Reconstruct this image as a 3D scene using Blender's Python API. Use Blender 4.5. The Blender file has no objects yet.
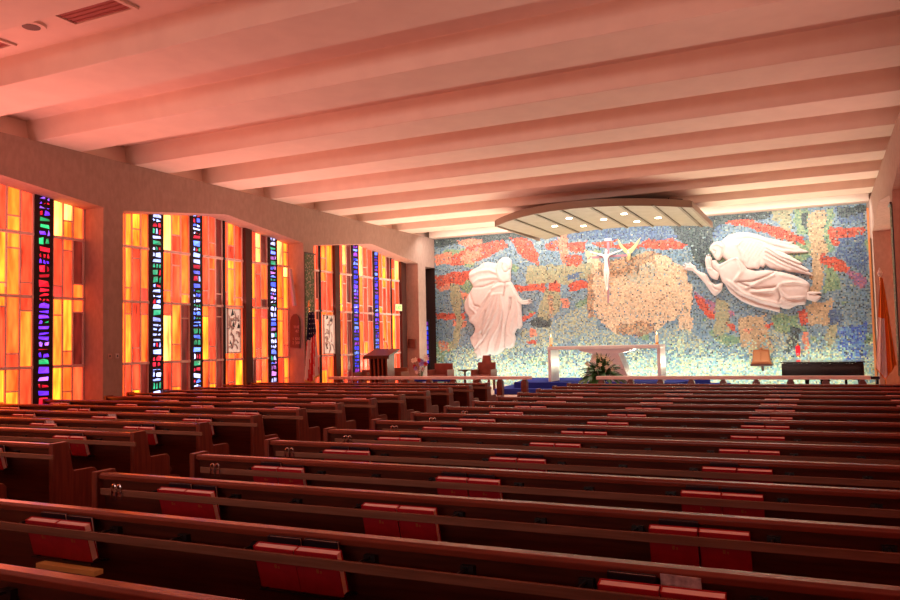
import bpy, bmesh, math, random
import numpy as np
from mathutils import Vector, Matrix
from mathutils.geometry import delaunay_2d_cdt

random.seed(11)
SC = bpy.context.scene
COL = SC.collection
PI = math.pi

# ------------------------------------------------------------------ camera
YAW, PITCH, ROLL, FPX, CAMZ = 0.44003566, 0.05497087, -0.02123536, 788.917, 1.67
def axes():
    f = Vector((-math.sin(YAW)*math.cos(PITCH), math.cos(YAW)*math.cos(PITCH), math.sin(PITCH)))
    r = Vector((math.cos(YAW), math.sin(YAW), 0))
    u = r.cross(f)
    r2 = r*math.cos(ROLL) + u*math.sin(ROLL)
    u2 = u*math.cos(ROLL) - r*math.sin(ROLL)
    return r2, u2, f
AR, AU, AF = axes()
cd = bpy.data.cameras.new('camera')
cd.sensor_width = 36; cd.lens = 36*FPX/900; cd.clip_end = 200; cd.clip_start = 0.05
cam = bpy.data.objects.new('camera', cd); COL.objects.link(cam)
cam.matrix_world = Matrix(((AR.x, AU.x, -AF.x, 0), (AR.y, AU.y, -AF.y, 0), (AR.z, AU.z, -AF.z, CAMZ), (0, 0, 0, 1)))
SC.camera = cam

def onY(Y, x, y):          # the point of the plane at depth Y that the photo shows at x, y
    d = AF + AR*((x-450)/FPX) - AU*((y-300)/FPX)
    t = Y/d.y
    return d.x*t, d.z*t + CAMZ

# ------------------------------------------------------------------ world, lights, exposure
SC.view_settings.view_transform = 'Standard'
SC.view_settings.look = 'None'
SC.view_settings.gamma = 1
SC.view_settings.exposure = 0.0
w = bpy.data.worlds.new('world'); SC.world = w; w.use_nodes = True
w.node_tree.nodes['Background'].inputs[0].default_value = (1, .9, .8, 1)
w.node_tree.nodes['Background'].inputs[1].default_value = 0.3

def area(name, loc, target, sx, sy, power, color, spread=180):
    l = bpy.data.lights.new(name, 'AREA'); l.shape = 'RECTANGLE'; l.size = sx; l.size_y = sy
    l.energy = power; l.color = color; l.spread = math.radians(spread)
    o = bpy.data.objects.new(name, l); COL.objects.link(o); o.location = loc
    d = Vector(target)-Vector(loc)
    o.rotation_euler = d.to_track_quat('-Z', 'Y').to_euler()
    return o
# cove lamps above and below the mosaic, then an added unseen fill for the ceiling
area('cove_lamp', (-5.2, 22.6, 5.15), (-5.2, 23.8, 2.8), 12.4, .2, 280, (1, .95, .86))
area('floor_wash_lamp', (-5.2, 22.9, .42), (-5.2, 23.8, 2.0), 12.0, .25, 150, (.88, 1, .90))
area('ceiling_fill', (-5.2, 23.1, 1.0), (-5.2, 19.5, 5.2), 12.0, .2, 330, (1, .87, .6), 120)
# added unseen fill by the window bays, left and right, and the rear
for yc, pw, cl_ in ((1.28, 185, (1, .37, .34)), (7.38, 190, (1, .37, .34)), (13.5, 215, (1, .47, .40)), (19.7, 240, (1, .60, .48))):
    area('window_fill', (-12.0, yc, 2.6), (-9.4, yc, 6.2), 3.0, 5.0, pw, cl_, 150)
    area('window_fill', (1.6, yc, 2.9), (-.4, yc, 5.4), 2.4, 5.0, 55, (1, .6, .52), 150)
area('rear_fill', (-5.2, -4.2, 2.9), (-5.2, 22, 3.2), 9, 1.6, 55, (1, .74, .66), 40)

# ------------------------------------------------------------------ materials
def lin(c):
    return tuple(((v/255)/12.92 if v <= 10 else ((v/255+.055)/1.055)**2.4) for v in c)
def mat(name, rgb, rough=.5, spec=.5, metal=0, noise=None, bump=0, nscale=8, stretch=(1, 1, 1), coat=0, emit=None, estr=0):
    m = bpy.data.materials.new(name); m.use_nodes = True
    nt = m.node_tree; b = nt.nodes['Principled BSDF']
    b.inputs['Base Color'].default_value = (*rgb, 1)
    b.inputs['Roughness'].default_value = rough
    b.inputs['Specular IOR Level'].default_value = spec
    b.inputs['Metallic'].default_value = metal
    b.inputs['Coat Weight'].default_value = coat
    b.inputs['Coat Roughness'].default_value = .15
    if emit:
        b.inputs['Emission Color'].default_value = (*emit, 1); b.inputs['Emission Strength'].default_value = estr
    if noise or bump:
        tc = nt.nodes.new('ShaderNodeTexCoord'); mp = nt.nodes.new('ShaderNodeMapping')
        mp.inputs['Scale'].default_value = stretch
        n = nt.nodes.new('ShaderNodeTexNoise'); n.inputs['Scale'].default_value = nscale; n.inputs['Detail'].default_value = 6
        nt.links.new(tc.outputs['Object'], mp.inputs[0]); nt.links.new(mp.outputs[0], n.inputs['Vector'])
        if noise:
            mx = nt.nodes.new('ShaderNodeMix'); mx.data_type = 'RGBA'
            mx.inputs[6].default_value = (*rgb, 1); mx.inputs[7].default_value = (*noise, 1)
            rp = nt.nodes.new('ShaderNodeMapRange'); rp.inputs[1].default_value = .35; rp.inputs[2].default_value = .65
            nt.links.new(n.outputs['Fac'], rp.inputs[0]); nt.links.new(rp.outputs[0], mx.inputs[0])
            nt.links.new(mx.outputs[2], b.inputs['Base Color'])
        if bump:
            bp = nt.nodes.new('ShaderNodeBump'); bp.inputs['Strength'].default_value = bump; bp.inputs['Distance'].default_value = .01
            nt.links.new(n.outputs['Fac'], bp.inputs['Height']); nt.links.new(bp.outputs[0], b.inputs['Normal'])
    return m
M = {}
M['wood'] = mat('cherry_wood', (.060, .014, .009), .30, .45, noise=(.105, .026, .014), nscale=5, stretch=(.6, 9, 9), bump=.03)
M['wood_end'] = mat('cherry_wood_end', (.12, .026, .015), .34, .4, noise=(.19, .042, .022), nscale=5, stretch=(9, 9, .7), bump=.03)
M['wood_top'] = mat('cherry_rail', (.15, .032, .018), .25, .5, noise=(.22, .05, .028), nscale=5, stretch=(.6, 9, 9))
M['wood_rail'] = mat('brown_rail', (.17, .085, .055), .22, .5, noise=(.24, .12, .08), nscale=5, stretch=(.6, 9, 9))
M['wood_dark'] = mat('dark_wood', (.05, .014, .01), .4, .4)
M['iron'] = mat('black_iron', (.012, .012, .014), .35, .5)
M['chrome'] = mat('chrome', (.8, .8, .82), .12, .5, metal=1)
M['vinyl'] = mat('kneeler_vinyl', (.12, .03, .025), .4, .5)
M['red'] = mat('red_cloth_cover', (.46, .014, .026), .5, .3, noise=(.38, .011, .022), nscale=20)
M['black'] = mat('black_cover', (.014, .012, .02), .3, .5)
M['pages'] = mat('paper_pages', (.95, .86, .84), .7, .2, noise=(.88, .76, .74), nscale=30, stretch=(1, 30, 30))
M['paper'] = mat('white_paper', (.78, .72, .72), .7, .2, noise=(.35, .3, .32), nscale=30)
M['yellow_light'] = mat('yellow_light', (1, .95, .35), .6, .3)
M['gold_letter'] = mat('gold_letter', (.42, .10, .03), .5, .3)
M['plaster'] = mat('ceiling_plaster', (.78, .61, .50), .75, .25, noise=(.74, .57, .47), nscale=3)
M['concrete'] = mat('beam_concrete', (.42, .285, .23), .85, .2, noise=(.36, .24, .195), nscale=14, stretch=(1, 1, .5), bump=.25)
M['wall'] = mat('rear_wall', (.5, .36, .3), .8, .2, noise=(.45, .32, .27), nscale=4)
M['floor'] = mat('floor_tile', (.16, .07, .055), .35, .5, noise=(.2, .09, .07), nscale=6)
M['marble'] = mat('white_marble', (.78, .74, .72), .35, .5, noise=(.68, .64, .64), nscale=4)
M['step'] = mat('pale_pink_marble', (.72, .55, .5), .35, .5, noise=(.62, .47, .43), nscale=5)
M['blue'] = mat('blue_carpet', (.02, .035, .25), .9, .1, noise=(.03, .05, .32), nscale=60)
M['railtop'] = mat('pale_rail_marble', (.8, .6, .55), .35, .5, noise=(.72, .52, .48), nscale=5)
M['tan_wood'] = mat('tan_chair_wood', (.22, .085, .045), .45, .4, noise=(.28, .11, .06), nscale=6, stretch=(1, 1, 9))
M['chair'] = mat('red_brown_chair', (.19, .04, .028), .45, .4, noise=(.24, .055, .035), nscale=6)
M['ebony'] = mat('piano_lacquer', (.006, .006, .009), .08, .6, coat=.8)
M['brass'] = mat('brass', (.75, .5, .2), .25, .5, metal=1)
M['wax'] = mat('candle_wax', (.85, .6, .4), .4, .4, emit=(1, .45, .15), estr=.5)
M['flame'] = mat('flame', (1, .7, .3), .5, .2, emit=(1, .7, .3), estr=6)
M['redglass'] = mat('red_lamp_glass', (.5, .01, .02), .15, .5, emit=(1, .02, .03), estr=.6)
M['leaf'] = mat('dark_leaf', (.025, .10, .022), .4, .5, noise=(.05, .16, .04), nscale=12)
M['petal'] = mat('cream_petal', (.85, .8, .62), .5, .3)
M['bluefoil'] = mat('blue_foil', (.03, .03, .3), .25, .5, metal=.4)
M['violetfoil'] = mat('violet_foil', (.3, .25, .6), .3, .5)
M['lead'] = mat('lead_came', (.90, .66, .60), .5, .4)
M['alabaster'] = mat('backlit_alabaster', (.8, .7, .62), .5, .3, emit=(1, .72, .55), estr=.5)
M['leaddark'] = mat('dark_window_post', (.022, .012, .012), .6, .3)
M['fin'] = mat('brown_window_fin', (.07, .02, .014), .6, .3)
M['copper'] = mat('copper_panel', (.30, .25, .17), .45, .5, noise=(.25, .21, .14), nscale=3)
M['fascia'] = mat('canopy_fascia', (.22, .16, .11), .5, .4)
M['canopy_rib'] = mat('canopy_rib', (.13, .10, .06), .5, .4)
M['dark'] = mat('dark_interior', (.03, .01, .008), .8, .2)
M['lamp'] = mat('lamp_disc', (1, .95, .85), .5, .2, emit=(1, .85, .6), estr=14)
M['vent'] = mat('vent_grey', (.38, .12, .10), .7, .2)
M['plaque'] = mat('brown_plaque', (.16, .05, .035), .5, .3)
M['number'] = mat('pale_number', (.55, .3, .24), .5, .3)
M['speakerw'] = mat('pale_speaker_case', (.62, .42, .46), .5, .3)
M['stone'] = mat('relief_stone', (.64, .54, .50), .6, .3, noise=(.60, .50, .46), nscale=10)
M['ivory'] = mat('ivory_figure', (.85, .78, .72), .45, .4)
M['purplecross'] = mat('mauve_cross_wood', (.40, .20, .24), .45, .4)
M['gilt'] = mat('gilt_bronze', (.75, .55, .25), .4, .5, metal=.3)
M['bronze'] = mat('bronze_box', (.42, .17, .07), .4, .5, metal=.5)
M['greencloth'] = None
M['exitface'] = mat('exit_face', (.5, .8, .3), .5, .3, emit=(.5, .8, .25), estr=1.1)
M['exitletter'] = mat('exit_letter', (.05, .2, .05), .5, .3)
M['switch'] = mat('switch_plate', (.6, .45, .42), .5, .3)
M['orange_cloth'] = mat('orange_cloth', (.85, .20, .04), .8, .2)

def colmat(name, rough=.5, spec=.4, emit=False, bump=0, streak=False, estr=1):
    m = bpy.data.materials.new(name); m.use_nodes = True
    nt = m.node_tree; b = nt.nodes['Principled BSDF']
    a = nt.nodes.new('ShaderNodeVertexColor'); a.layer_name = 'Col'
    b.inputs['Roughness'].default_value = rough; b.inputs['Specular IOR Level'].default_value = spec
    if not emit:
        nt.links.new(a.outputs[0], b.inputs['Base Color'])
    else:
        b.inputs['Base Color'].default_value = (.02, .02, .02, 1)
        b.inputs['Emission Strength'].default_value = estr
        if streak:      # streaky hand-rolled glass: the tint itself varies along the sheet
            tc = nt.nodes.new('ShaderNodeTexCoord'); mp = nt.nodes.new('ShaderNodeMapping')
            mp.inputs['Scale'].default_value = (1, 5.5, 1.1)
            n = nt.nodes.new('ShaderNodeTexNoise'); n.inputs['Scale'].default_value = 1.3; n.inputs['Detail'].default_value = 3
            rp = nt.nodes.new('ShaderNodeMapRange'); rp.inputs[1].default_value = .3; rp.inputs[2].default_value = .7
            rp.inputs[3].default_value = .35; rp.inputs[4].default_value = 2.1
            vm = nt.nodes.new('ShaderNodeVectorMath'); vm.operation = 'SCALE'
            nt.links.new(tc.outputs['Object'], mp.inputs[0]); nt.links.new(mp.outputs[0], n.inputs['Vector'])
            nt.links.new(n.outputs['Fac'], rp.inputs[0]); nt.links.new(a.outputs[0], vm.inputs[0]); nt.links.new(rp.outputs[0], vm.inputs['Scale'])
            nt.links.new(vm.outputs[0], b.inputs['Emission Color'])
        else:
            nt.links.new(a.outputs[0], b.inputs['Emission Color'])
    if bump:
        n = nt.nodes.new('ShaderNodeTexNoise'); n.inputs['Scale'].default_value = 40
        bp = nt.nodes.new('ShaderNodeBump'); bp.inputs['Strength'].default_value = bump; bp.inputs['Distance'].default_value = .01
        nt.links.new(n.outputs['Fac'], bp.inputs['Height']); nt.links.new(bp.outputs[0], b.inputs['Normal'])
    return m
M['mosaic'] = colmat('glass_mosaic', .45, .45, bump=.2)
M['cloth'] = colmat('flag_cloth', .8, .2)
M['greencloth'] = colmat('patterned_tapestry', .7, .3)
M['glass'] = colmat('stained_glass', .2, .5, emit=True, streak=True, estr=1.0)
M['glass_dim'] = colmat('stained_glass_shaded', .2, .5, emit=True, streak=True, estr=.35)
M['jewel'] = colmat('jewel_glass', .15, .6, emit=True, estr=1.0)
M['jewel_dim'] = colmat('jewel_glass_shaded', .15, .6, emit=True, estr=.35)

# ------------------------------------------------------------------ mesh helpers
class MB:
    def __init__(s): s.v = []; s.f = []; s.c = []; s.m = []
    def face(s, pts, col=None, mi=0):
        n = len(s.v); s.v += [tuple(p) for p in pts]; s.f.append(tuple(range(n, n+len(pts)))); s.c.append(col); s.m.append(mi)
    def box(s, x0, y0, z0, x1, y1, z1, mi=0, col=None):
        n = len(s.v)
        s.v += [(x0,y0,z0),(x1,y0,z0),(x1,y1,z0),(x0,y1,z0),(x0,y0,z1),(x1,y0,z1),(x1,y1,z1),(x0,y1,z1)]
        for q in ((3,2,1,0),(4,5,6,7),(0,1,5,4),(1,2,6,5),(2,3,7,6),(3,0,4,7)):
            s.f.append(tuple(n+i for i in q)); s.c.append(col); s.m.append(mi)
    def prism(s, poly, a0, a1, axis='x', mi=0, col=None):
        """poly in the plane across axis: x -> (y,z), y -> (x,z), z -> (x,y)"""
        def P(a, p):
            return {'x': (a, p[0], p[1]), 'y': (p[0], a, p[1]), 'z': (p[0], p[1], a)}[axis]
        n = len(s.v); k = len(poly)
        s.v += [P(a0, p) for p in poly] + [P(a1, p) for p in poly]
        s.f.append(tuple(range(n+k-1, n-1, -1))); s.f.append(tuple(range(n+k, n+2*k)))
        for i in range(k):
            j = (i+1) % k; s.f.append((n+i, n+j, n+k+j, n+k+i))
        s.c += [col]*(k+2); s.m += [mi]*(k+2)
    def tube(s, pts, r, seg=8, mi=0, col=None, r1=None):
        pts = [Vector(p) for p in pts]; n0 = len(s.v); L = len(pts)
        for i, p in enumerate(pts):
            d = (pts[min(i+1, L-1)]-pts[max(i-1, 0)]).normalized()
            a = d.cross(Vector((0, 0, 1)))
            if a.length < 1e-3: a = d.cross(Vector((1, 0, 0)))
            a.normalize(); b = d.cross(a)
            rr = r if r1 is None else r + (r1-r)*i/(L-1)
            for k in range(seg):
                t = 2*PI*k/seg; s.v.append(tuple(p + a*(rr*math.cos(t)) + b*(rr*math.sin(t))))
        for i in range(L-1):
            for k in range(seg):
                j = (k+1) % seg
                s.f.append((n0+i*seg+k, n0+i*seg+j, n0+(i+1)*seg+j, n0+(i+1)*seg+k)); s.c.append(col); s.m.append(mi)
        s.f.append(tuple(n0+k for k in range(seg-1, -1, -1))); s.f.append(tuple(n0+(L-1)*seg+k for k in range(seg)))
        s.c += [col]*2; s.m += [mi]*2
    def lathe(s, prof, cx=0, cy=0, seg=20, mi=0):
        n0 = len(s.v); L = len(prof)
        for r, z in prof:
            for k in range(seg):
                t = 2*PI*k/seg; s.v.append((cx+r*math.cos(t), cy+r*math.sin(t), z))
        for i in range(L-1):
            for k in range(seg):
                j = (k+1) % seg
                s.f.append((n0+i*seg+k, n0+i*seg+j, n0+(i+1)*seg+j, n0+(i+1)*seg+k)); s.c.append(None); s.m.append(mi)
        s.f.append(tuple(n0+k for k in range(seg-1, -1, -1))); s.f.append(tuple(n0+(L-1)*seg+k for k in range(seg)))
        s.c += [None]*2; s.m += [mi]*2
    def xf(s, mtx, start=0):
        for i in range(start, len(s.v)): s.v[i] = tuple(mtx @ Vector(s.v[i]))
    def build(s, name, mats, parent=None, smooth=False, bevel=0, loc=None, fix=True):
        me = bpy.data.meshes.new(name); me.from_pydata(s.v, [], s.f)
        if not isinstance(mats, (list, tuple)): mats = [mats]
        for m in mats: me.materials.append(m)
        me.polygons.foreach_set('material_index', s.m)
        if any(c is not None for c in s.c):
            at = me.color_attributes.new('Col', 'FLOAT_COLOR', 'CORNER')
            arr = []
            for f, c in zip(s.f, s.c):
                c = c or (0, 0, 0)
                arr += [c[0], c[1], c[2], 1.0]*len(f)
            at.data.foreach_set('color', arr)
        if fix:
            bm = bmesh.new(); bm.from_mesh(me); bmesh.ops.recalc_face_normals(bm, faces=bm.faces); bm.to_mesh(me); bm.free()
        if smooth: me.polygons.foreach_set('use_smooth', [True]*len(me.polygons))
        o = bpy.data.objects.new(name, me); COL.objects.link(o)
        if parent: o.parent = parent
        if loc: o.location = loc
        if bevel:
            b = o.modifiers.new('bevel', 'BEVEL'); b.width = bevel; b.segments = 2; b.limit_method = 'ANGLE'
        return o
def tag(o, label=None, cat=None, group=None, kind=None):
    if label: o['label'] = label
    if cat: o['category'] = cat
    if group: o['group'] = group
    if kind: o['kind'] = kind
    return o
def empty(name, loc, label=None, cat=None, group=None, kind=None, rz=0):
    o = bpy.data.objects.new(name, None); COL.objects.link(o); o.location = loc; o.rotation_euler = (0, 0, rz)
    o.empty_display_size = .2
    return tag(o, label, cat, group, kind)
def copy_tree(o, parent=None):
    c = o.copy(); COL.objects.link(c)
    if parent: c.parent = parent
    for ch in list(o.children): copy_tree(ch, c)
    return c

# ------------------------------------------------------------------ room shell
XL, XR, YM, XG, XGR = -11.75, 1.25, 23.8, -12.25, 1.75
ZB, ZS, ZP = 5.2, 4.28, 4.6
YB = -4.4
b = MB(); b.box(-12.8, YB, -.1, 2.3, 24.4, 0); tag(b.build('floor', M['floor']), kind='structure')
# ribbed ceiling: one slab with trapezoid ribs running across the nave
prof = [(YB, 5.9), (YB, 5.55)]
k = 0
cs = [11.35 + 2.07*i for i in range(-8, 6)]
for c in cs:
    if c-.6 > YB: prof += [(c-.47, 5.55), (c-.41, ZB), (c+.47, ZB), (c+.57, 5.55)]
prof += [(22.35, 5.55), (22.35, 5.55), (23.8, 5.55), (23.8, 5.9)]
prof = [p for i, p in enumerate(prof) if i == 0 or p != prof[i-1]]
b = MB(); b.prism(prof, -12.7, 2.2); tag(b.build('ceiling', M['plaster'], bevel=.012), kind='structure')
b = MB(); b.box(-11.75, 23.42, 5.2, 1.25, 23.8, 5.56); tag(b.build('trim_1', M['plaster']), kind='structure')

COLS = [(-8.15, -7.6), (-2.05, -1.5), (4.07, 4.55), (10.22, 10.67), (16.34, 16.8), (22.57, 23.1)]
for xa_, xb_ in ((-12.4, -11.95), (1.45, 1.9)):
    b = MB(); b.box(xa_, YB, 5.2, xb_, 23.8, 5.6); tag(b.build('trim_5' if xa_ < 0 else 'trim_6', M['plaster']), kind='structure')
def side_wall(name, xf, xg):
    mb = MB(); x0, x1 = sorted((xf, xg))
    prev = YB
    for i, (a, c) in enumerate(COLS):
        if c < YB: continue
        a2 = max(a, YB)
        mb.box(x0, a2, 0, x1, c, ZS)
        mb.box(x0, a2, ZS, x1, c, ZB)
        nxt = COLS[i+1][0] if i+1 < len(COLS) else None
        if nxt:
            mid = (c+nxt)/2
            mb.prism([(c, ZS), (mid-.08, ZP), (mid+.08, ZP), (nxt, ZS), (nxt, ZB), (c, ZB)], x0, x1)
    a = YB; nxt = COLS[1][0]
    mb.prism([(YB, ZP), (-4.0, ZP-.05), (nxt, ZS), (nxt, ZB), (YB, ZB)], x0, x1)
    mb.box(x0, 23.1, 4.22, x1, 23.8, ZB)
    o = mb.build(name, M['concrete'])
    return tag(o, kind='structure')
side_wall('wall_left', XL, XG-.12)
side_wall('wall_right', XR, XGR+.12)
b = MB(); b.box(-12.75, YB, 0, -12.5, 24.3, 5.56); tag(b.build('wall_left_outer', M['dark']), kind='structure')
b = MB(); b.box(2.0, YB, 0, 2.25, 24.3, 5.56); tag(b.build('wall_right_outer', M['dark']), kind='structure')
b = MB(); b.box(-12.75, YB-.2, 0, 2.25, YB, 5.9); tag(b.build('wall_back', M['wall']), kind='structure')
b = MB(); b.box(-12.75, 23.83, 0, 2.25, 24.3, 5.9); tag(b.build('wall_front', M['plaster']), kind='structure')
# narrow reveals between the last columns and the mosaic
b = MB(); b.box(-12.5, 23.1, 0, -12.37, 23.83, 4.22); b.box(-12.37, 23.79, 0, -11.75, 23.83, 4.22)
tag(b.build('trim_2', M['dark']), kind='structure')
b = MB(); b.box(1.20, 23.72, .3, 1.25, 23.8, 5.05); tag(b.build('trim_3', mat('orange_jamb', (.75, .25, .08), .5)), kind='structure')

# ------------------------------------------------------------------ stained glass windows
E = {'W': (5.2, 1.2, .25), 'Y': (3.7, .60, .035), 'A': (3.0, .36, .028), 'O': (2.5, .21, .025), 'R': (1.5, .095, .03), 'P': (1.2, .07, .04), 'D': (.16, .012, .008)}
ZBARS = [.12, 1.41, 2.62, 3.70, 4.62]
def ztop(y, c0, c1):
    mid = (c0+c1)/2
    return ZS + (ZP-ZS)*max(0, 1-abs(y-mid)/((c1-c0)/2))
def cell(code):
    """'R', 'RO.8' -> [(colour, fraction from the top)]"""
    if len(code) == 1: return [(code, 1.0)]
    fr = float(code[2:]); return [(code[0], fr), (code[1], 1-fr)]
def window(name, c0, c1, strips, xg, face, glassm, jewelm):
    """strips: list of (kind, y0, y1, [4 cells top->bottom]); kinds s strip, j jewel, f fin, p thin post, a art, x blank"""
    root = empty(name, (xg, (c0+c1)/2, 0), kind='structure')
    yc = (c0+c1)/2
    seen = []
    gl = MB(); fr = MB(); dk = MB(); fn = MB()
    def L(y): return y-yc
    s = face
    for st in strips:
        kd, y0, y1 = st[0], st[1], st[2]
        if kd == 's':
            zs = ZBARS[::-1]
            for ci, code in enumerate(st[3]):
                zt, zb = zs[ci], zs[ci+1]
                z = zt
                for q, (cc, fr_) in enumerate(cell(code)):
                    z2 = z-(zt-zb)*fr_
                    j = random.uniform(.88, 1.12); e = E[cc]; g = random.uniform(.85, 1.15)
                    gl.face([(0, L(y0), z2), (0, L(y1), z2), (0, L(y1), z), (0, L(y0), z)], (e[0]*j, e[1]*j*g, e[2]*j))
                    if q == 0 and len(code) > 1:
                        fr.box(min(0, s*.022), L(y0), z2-.012, max(0, s*.022), L(y1), z2+.012)
                    z = z2
            for yy in (y0, y1):
              if not any(abs(yy-q) < .025 for q in seen):
                seen.append(yy); fr.box(min(0, s*.025), L(yy)-.015, .1, max(0, s*.025), L(yy)+.015, 4.62)
        elif kd == 'j':
            dk.box(min(0, s*.05), L(y0), .05, max(0, s*.05), L(y1), 4.66)
            jm = MB(); z = .16; pal = st[3]; n = 0
            u0, u1 = L(y0)+(y1-y0)*.18, L(y1)-(y1-y0)*.18
            xo = s*.052; xt = s*.075
            while z < 4.55:
                h = random.uniform(.07, .16); zt = min(z+h-.018, 4.58)
                k2 = random.choice([1, 1, 2, 2, 3])
                base = random.choice(pal)
                cuts = sorted([random.uniform(.28, .72) for _ in range(k2-1)]) if k2 < 3 else [.34, .66]
                us = [0]+cuts+[1]
                for i in range(len(us)-1):
                    a = u0+(u1-u0)*us[i]+.006; c_ = u0+(u1-u0)*us[i+1]-.006
                    col = random.choice([base, base, random.choice(pal)])
                    jj = random.uniform(.8, 2.2); col = tuple(v*jj for v in col)
                    pts = [(a+random.uniform(0, .025), z+random.uniform(0, .03)), (c_-random.uniform(0, .025), z+random.uniform(0, .03)),
                           (c_-random.uniform(0, .03), zt-random.uniform(0, .04)), (a+random.uniform(0, .03), zt-random.uniform(0, .04))]
                    if random.random() < .25: pts.insert(3, ((a+c_)/2, zt))
                    cx = sum(p[0] for p in pts)/len(pts); cz = sum(p[1] for p in pts)/len(pts)
                    for i2 in range(len(pts)):
                        p, q = pts[i2], pts[(i2+1) % len(pts)]
                        sh = random.uniform(.6, 1.4)
                        jm.face([(xo, p[0], p[1]), (xo, q[0], q[1]), (xt, cx, cz)], tuple(v*sh for v in col))
                z += h
            jm.build('jewel_strip', jewelm, root, fix=False)
        elif kd == 'f':
            fn.box(min(0, s*.11), L(y0), .05, max(0, s*.11), L(y1), 4.66)
        elif kd == 'p':
            dk.box(min(0, s*.06), L(y0), .05, max(0, s*.06), L(y1), 4.66)
    for z in ZBARS[1:4]:
        segs = [(st[1], st[2]) for st in strips if st[0] == 's']
        for (a, c_) in segs: fr.box(min(0, s*.05), L(a), z-.026, max(0, s*.05), L(c_), z+.026)
    bk = MB(); bk.box(min(-s*.03, -s*.01), L(c0)-.1, 0, max(-s*.03, -s*.01), L(c1)+.1, 4.68); bk.box(min(-s*.01, s*.1), L(c0)-.02, 0, max(-s*.01, s*.1), L(c1)+.02, .12)
    gl.build('glass_panes', glassm, root, fix=False)
    fr.build('lead_frame', M['lead'], root)
    if dk.v: dk.build('dark_post', M['leaddark'], root)
    if fn.v: fn.build('fin', M['fin'], root)
    bk.build('outer_frame', M['leaddark'], root)
    return root
RB = [(.9, .01, .03), (.9, .01, .03), (.18, .03, 1.3), (.25, .04, 1.3), (.02, .5, .16), (.5, .15, 1.2)]
RWG = [(.9, .02, .05), (.9, .02, .05), (.65, .85, 2.2), (.9, 1.0, 1.9), (.03, .4, .2), (.5, .6, 1.8)]
BGW = [(.15, .3, 1.5), (.7, .9, 2.0), (.03, .35, .16), (.7, .02, .05), (.9, 1., 1.8), (.1, .15, 1.2)]
BPG = [(.06, .12, 1.3), (.2, .3, 1.6), (.6, .2, .7), (.03, .35, .18), (.8, .8, 1.6)]
BB = [(.03, .04, 1.2), (.05, .05, 1.4), (.15, .05, 1.0), (.2, .35, 1.6), (.35, .04, .6)]
def S(a, c_, *cells): return ('s', a, c_, list(cells))
W1v = [S(8.35, 8.68, 'R', 'YY.8', 'YR.15', 'Y'), S(8.68, 8.93, 'AA.7', 'AA.25', 'OR.8', 'OY.3'), S(8.93, 9.17, 'R', 'RR.78', 'RA.2', 'R'),
       ('j', 9.19, 9.54, RB), S(9.56, 9.76, 'W', 'RP.8', 'AA.25', 'Y'), S(9.76, 9.97, 'WA.65', 'OR.2', 'YO.78', 'OO.35'), S(9.97, 10.20, 'O', 'DO.75', 'OD.2', 'R')]
W2v = [S(10.70, 10.88, 'R', 'A', 'O', 'Y'), S(10.88, 11.15, 'A', 'O', 'Y', 'O'), S(11.15, 11.32, 'A', 'AA.75', 'OA.2', 'R'), S(11.32, 11.54, 'YY.6', 'RR.2', 'RR.75', 'RY.4'), S(11.54, 11.74, 'O', 'OP.75', 'RO.2', 'D'),
       ('j', 11.75, 12.12, RWG), S(12.13, 12.37, 'W', 'OO.75', 'RW.2', 'R'), S(12.37, 12.63, 'AR.6', 'RR.25', 'AO.7', 'RA.4'), S(12.63, 12.88, 'O', 'OA.8', 'DD.25', 'D'),
       ('j', 12.89, 13.25, BGW), S(13.26, 13.47, 'R', 'RR.7', 'OY.2', 'O'), S(13.47, 13.69, 'RR.65', 'OR.25', 'RR.75', 'OY.4'), S(13.69, 13.91, 'D', 'DD.75', 'DD.2', 'D'),
       ('p', 13.92, 13.97), S(13.98, 14.08, 'R', 'OR.7', 'O', 'O'), S(14.08, 14.32, 'AR.65', 'YA.2', 'O', 'RR.4'), S(14.32, 14.59, 'R', 'OO.8', 'O', 'Y'),
       ('f', 14.6, 14.84), S(14.85, 15.06, 'R', 'AR.8', 'YA.2', 'D'), S(15.06, 15.26, 'WW.6', 'RR.25', 'RR.8', 'RY.4'), S(15.26, 15.51, 'D', 'OD.8', 'PO.2', 'O'),
       ('j', 15.52, 15.87, BPG), S(15.88, 16.13, 'W', 'OO.75', 'AA.25', 'R'), S(16.13, 16.33, 'AA.6', 'WA.25', 'RR.75', 'AO.4')]
W3v = [S(16.82, 17.2, 'R', 'O', 'R', 'O'), S(17.2, 17.54, 'O', 'R', 'O', 'R'), S(17.54, 17.67, 'R', 'DR.7', 'DO.2', 'R'), ('p', 17.68, 17.75), S(17.77, 18.05, 'AO.6', 'OR.25', 'O', 'RA.3'), S(18.05, 18.35, 'A', 'R', 'O', 'O'),
       ('f', 18.36, 18.6), S(18.6, 18.85, 'R', 'YY.8', 'OO.2', 'A'), S(18.85, 19.06, 'WA.7', 'RR.25', 'RO.75', 'RR.4'), S(19.06, 19.31, 'D', 'DR.75', 'DD.2', 'D'),
       ('j', 19.32, 19.7, BB), S(19.7, 19.96, 'W', 'OO.8', 'RO.2', 'R'), S(19.96, 20.21, 'RR.7', 'RR.3', 'RA.7', 'RA.4'), S(20.21, 20.5, 'R', 'RD.8', 'DR.2', 'R'),
       ('j', 20.52, 20.84, BB), S(20.85, 21.09, 'O', 'RA.8', 'RR.2', 'R'), S(21.09, 21.34, 'AY.6', 'AR.25', 'OO.7', 'R'), S(21.34, 21.58, 'D', 'R', 'RO.2', 'R'),
       ('p', 21.59, 21.63), S(21.64, 21.88, 'RA.6', 'AR.25', 'Y', 'O'), S(21.88, 22.15, 'W', 'R', 'R', 'R'), ('f', 22.16, 22.48), S(22.49, 22.56, 'O', 'O', 'O', 'O')]
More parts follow.
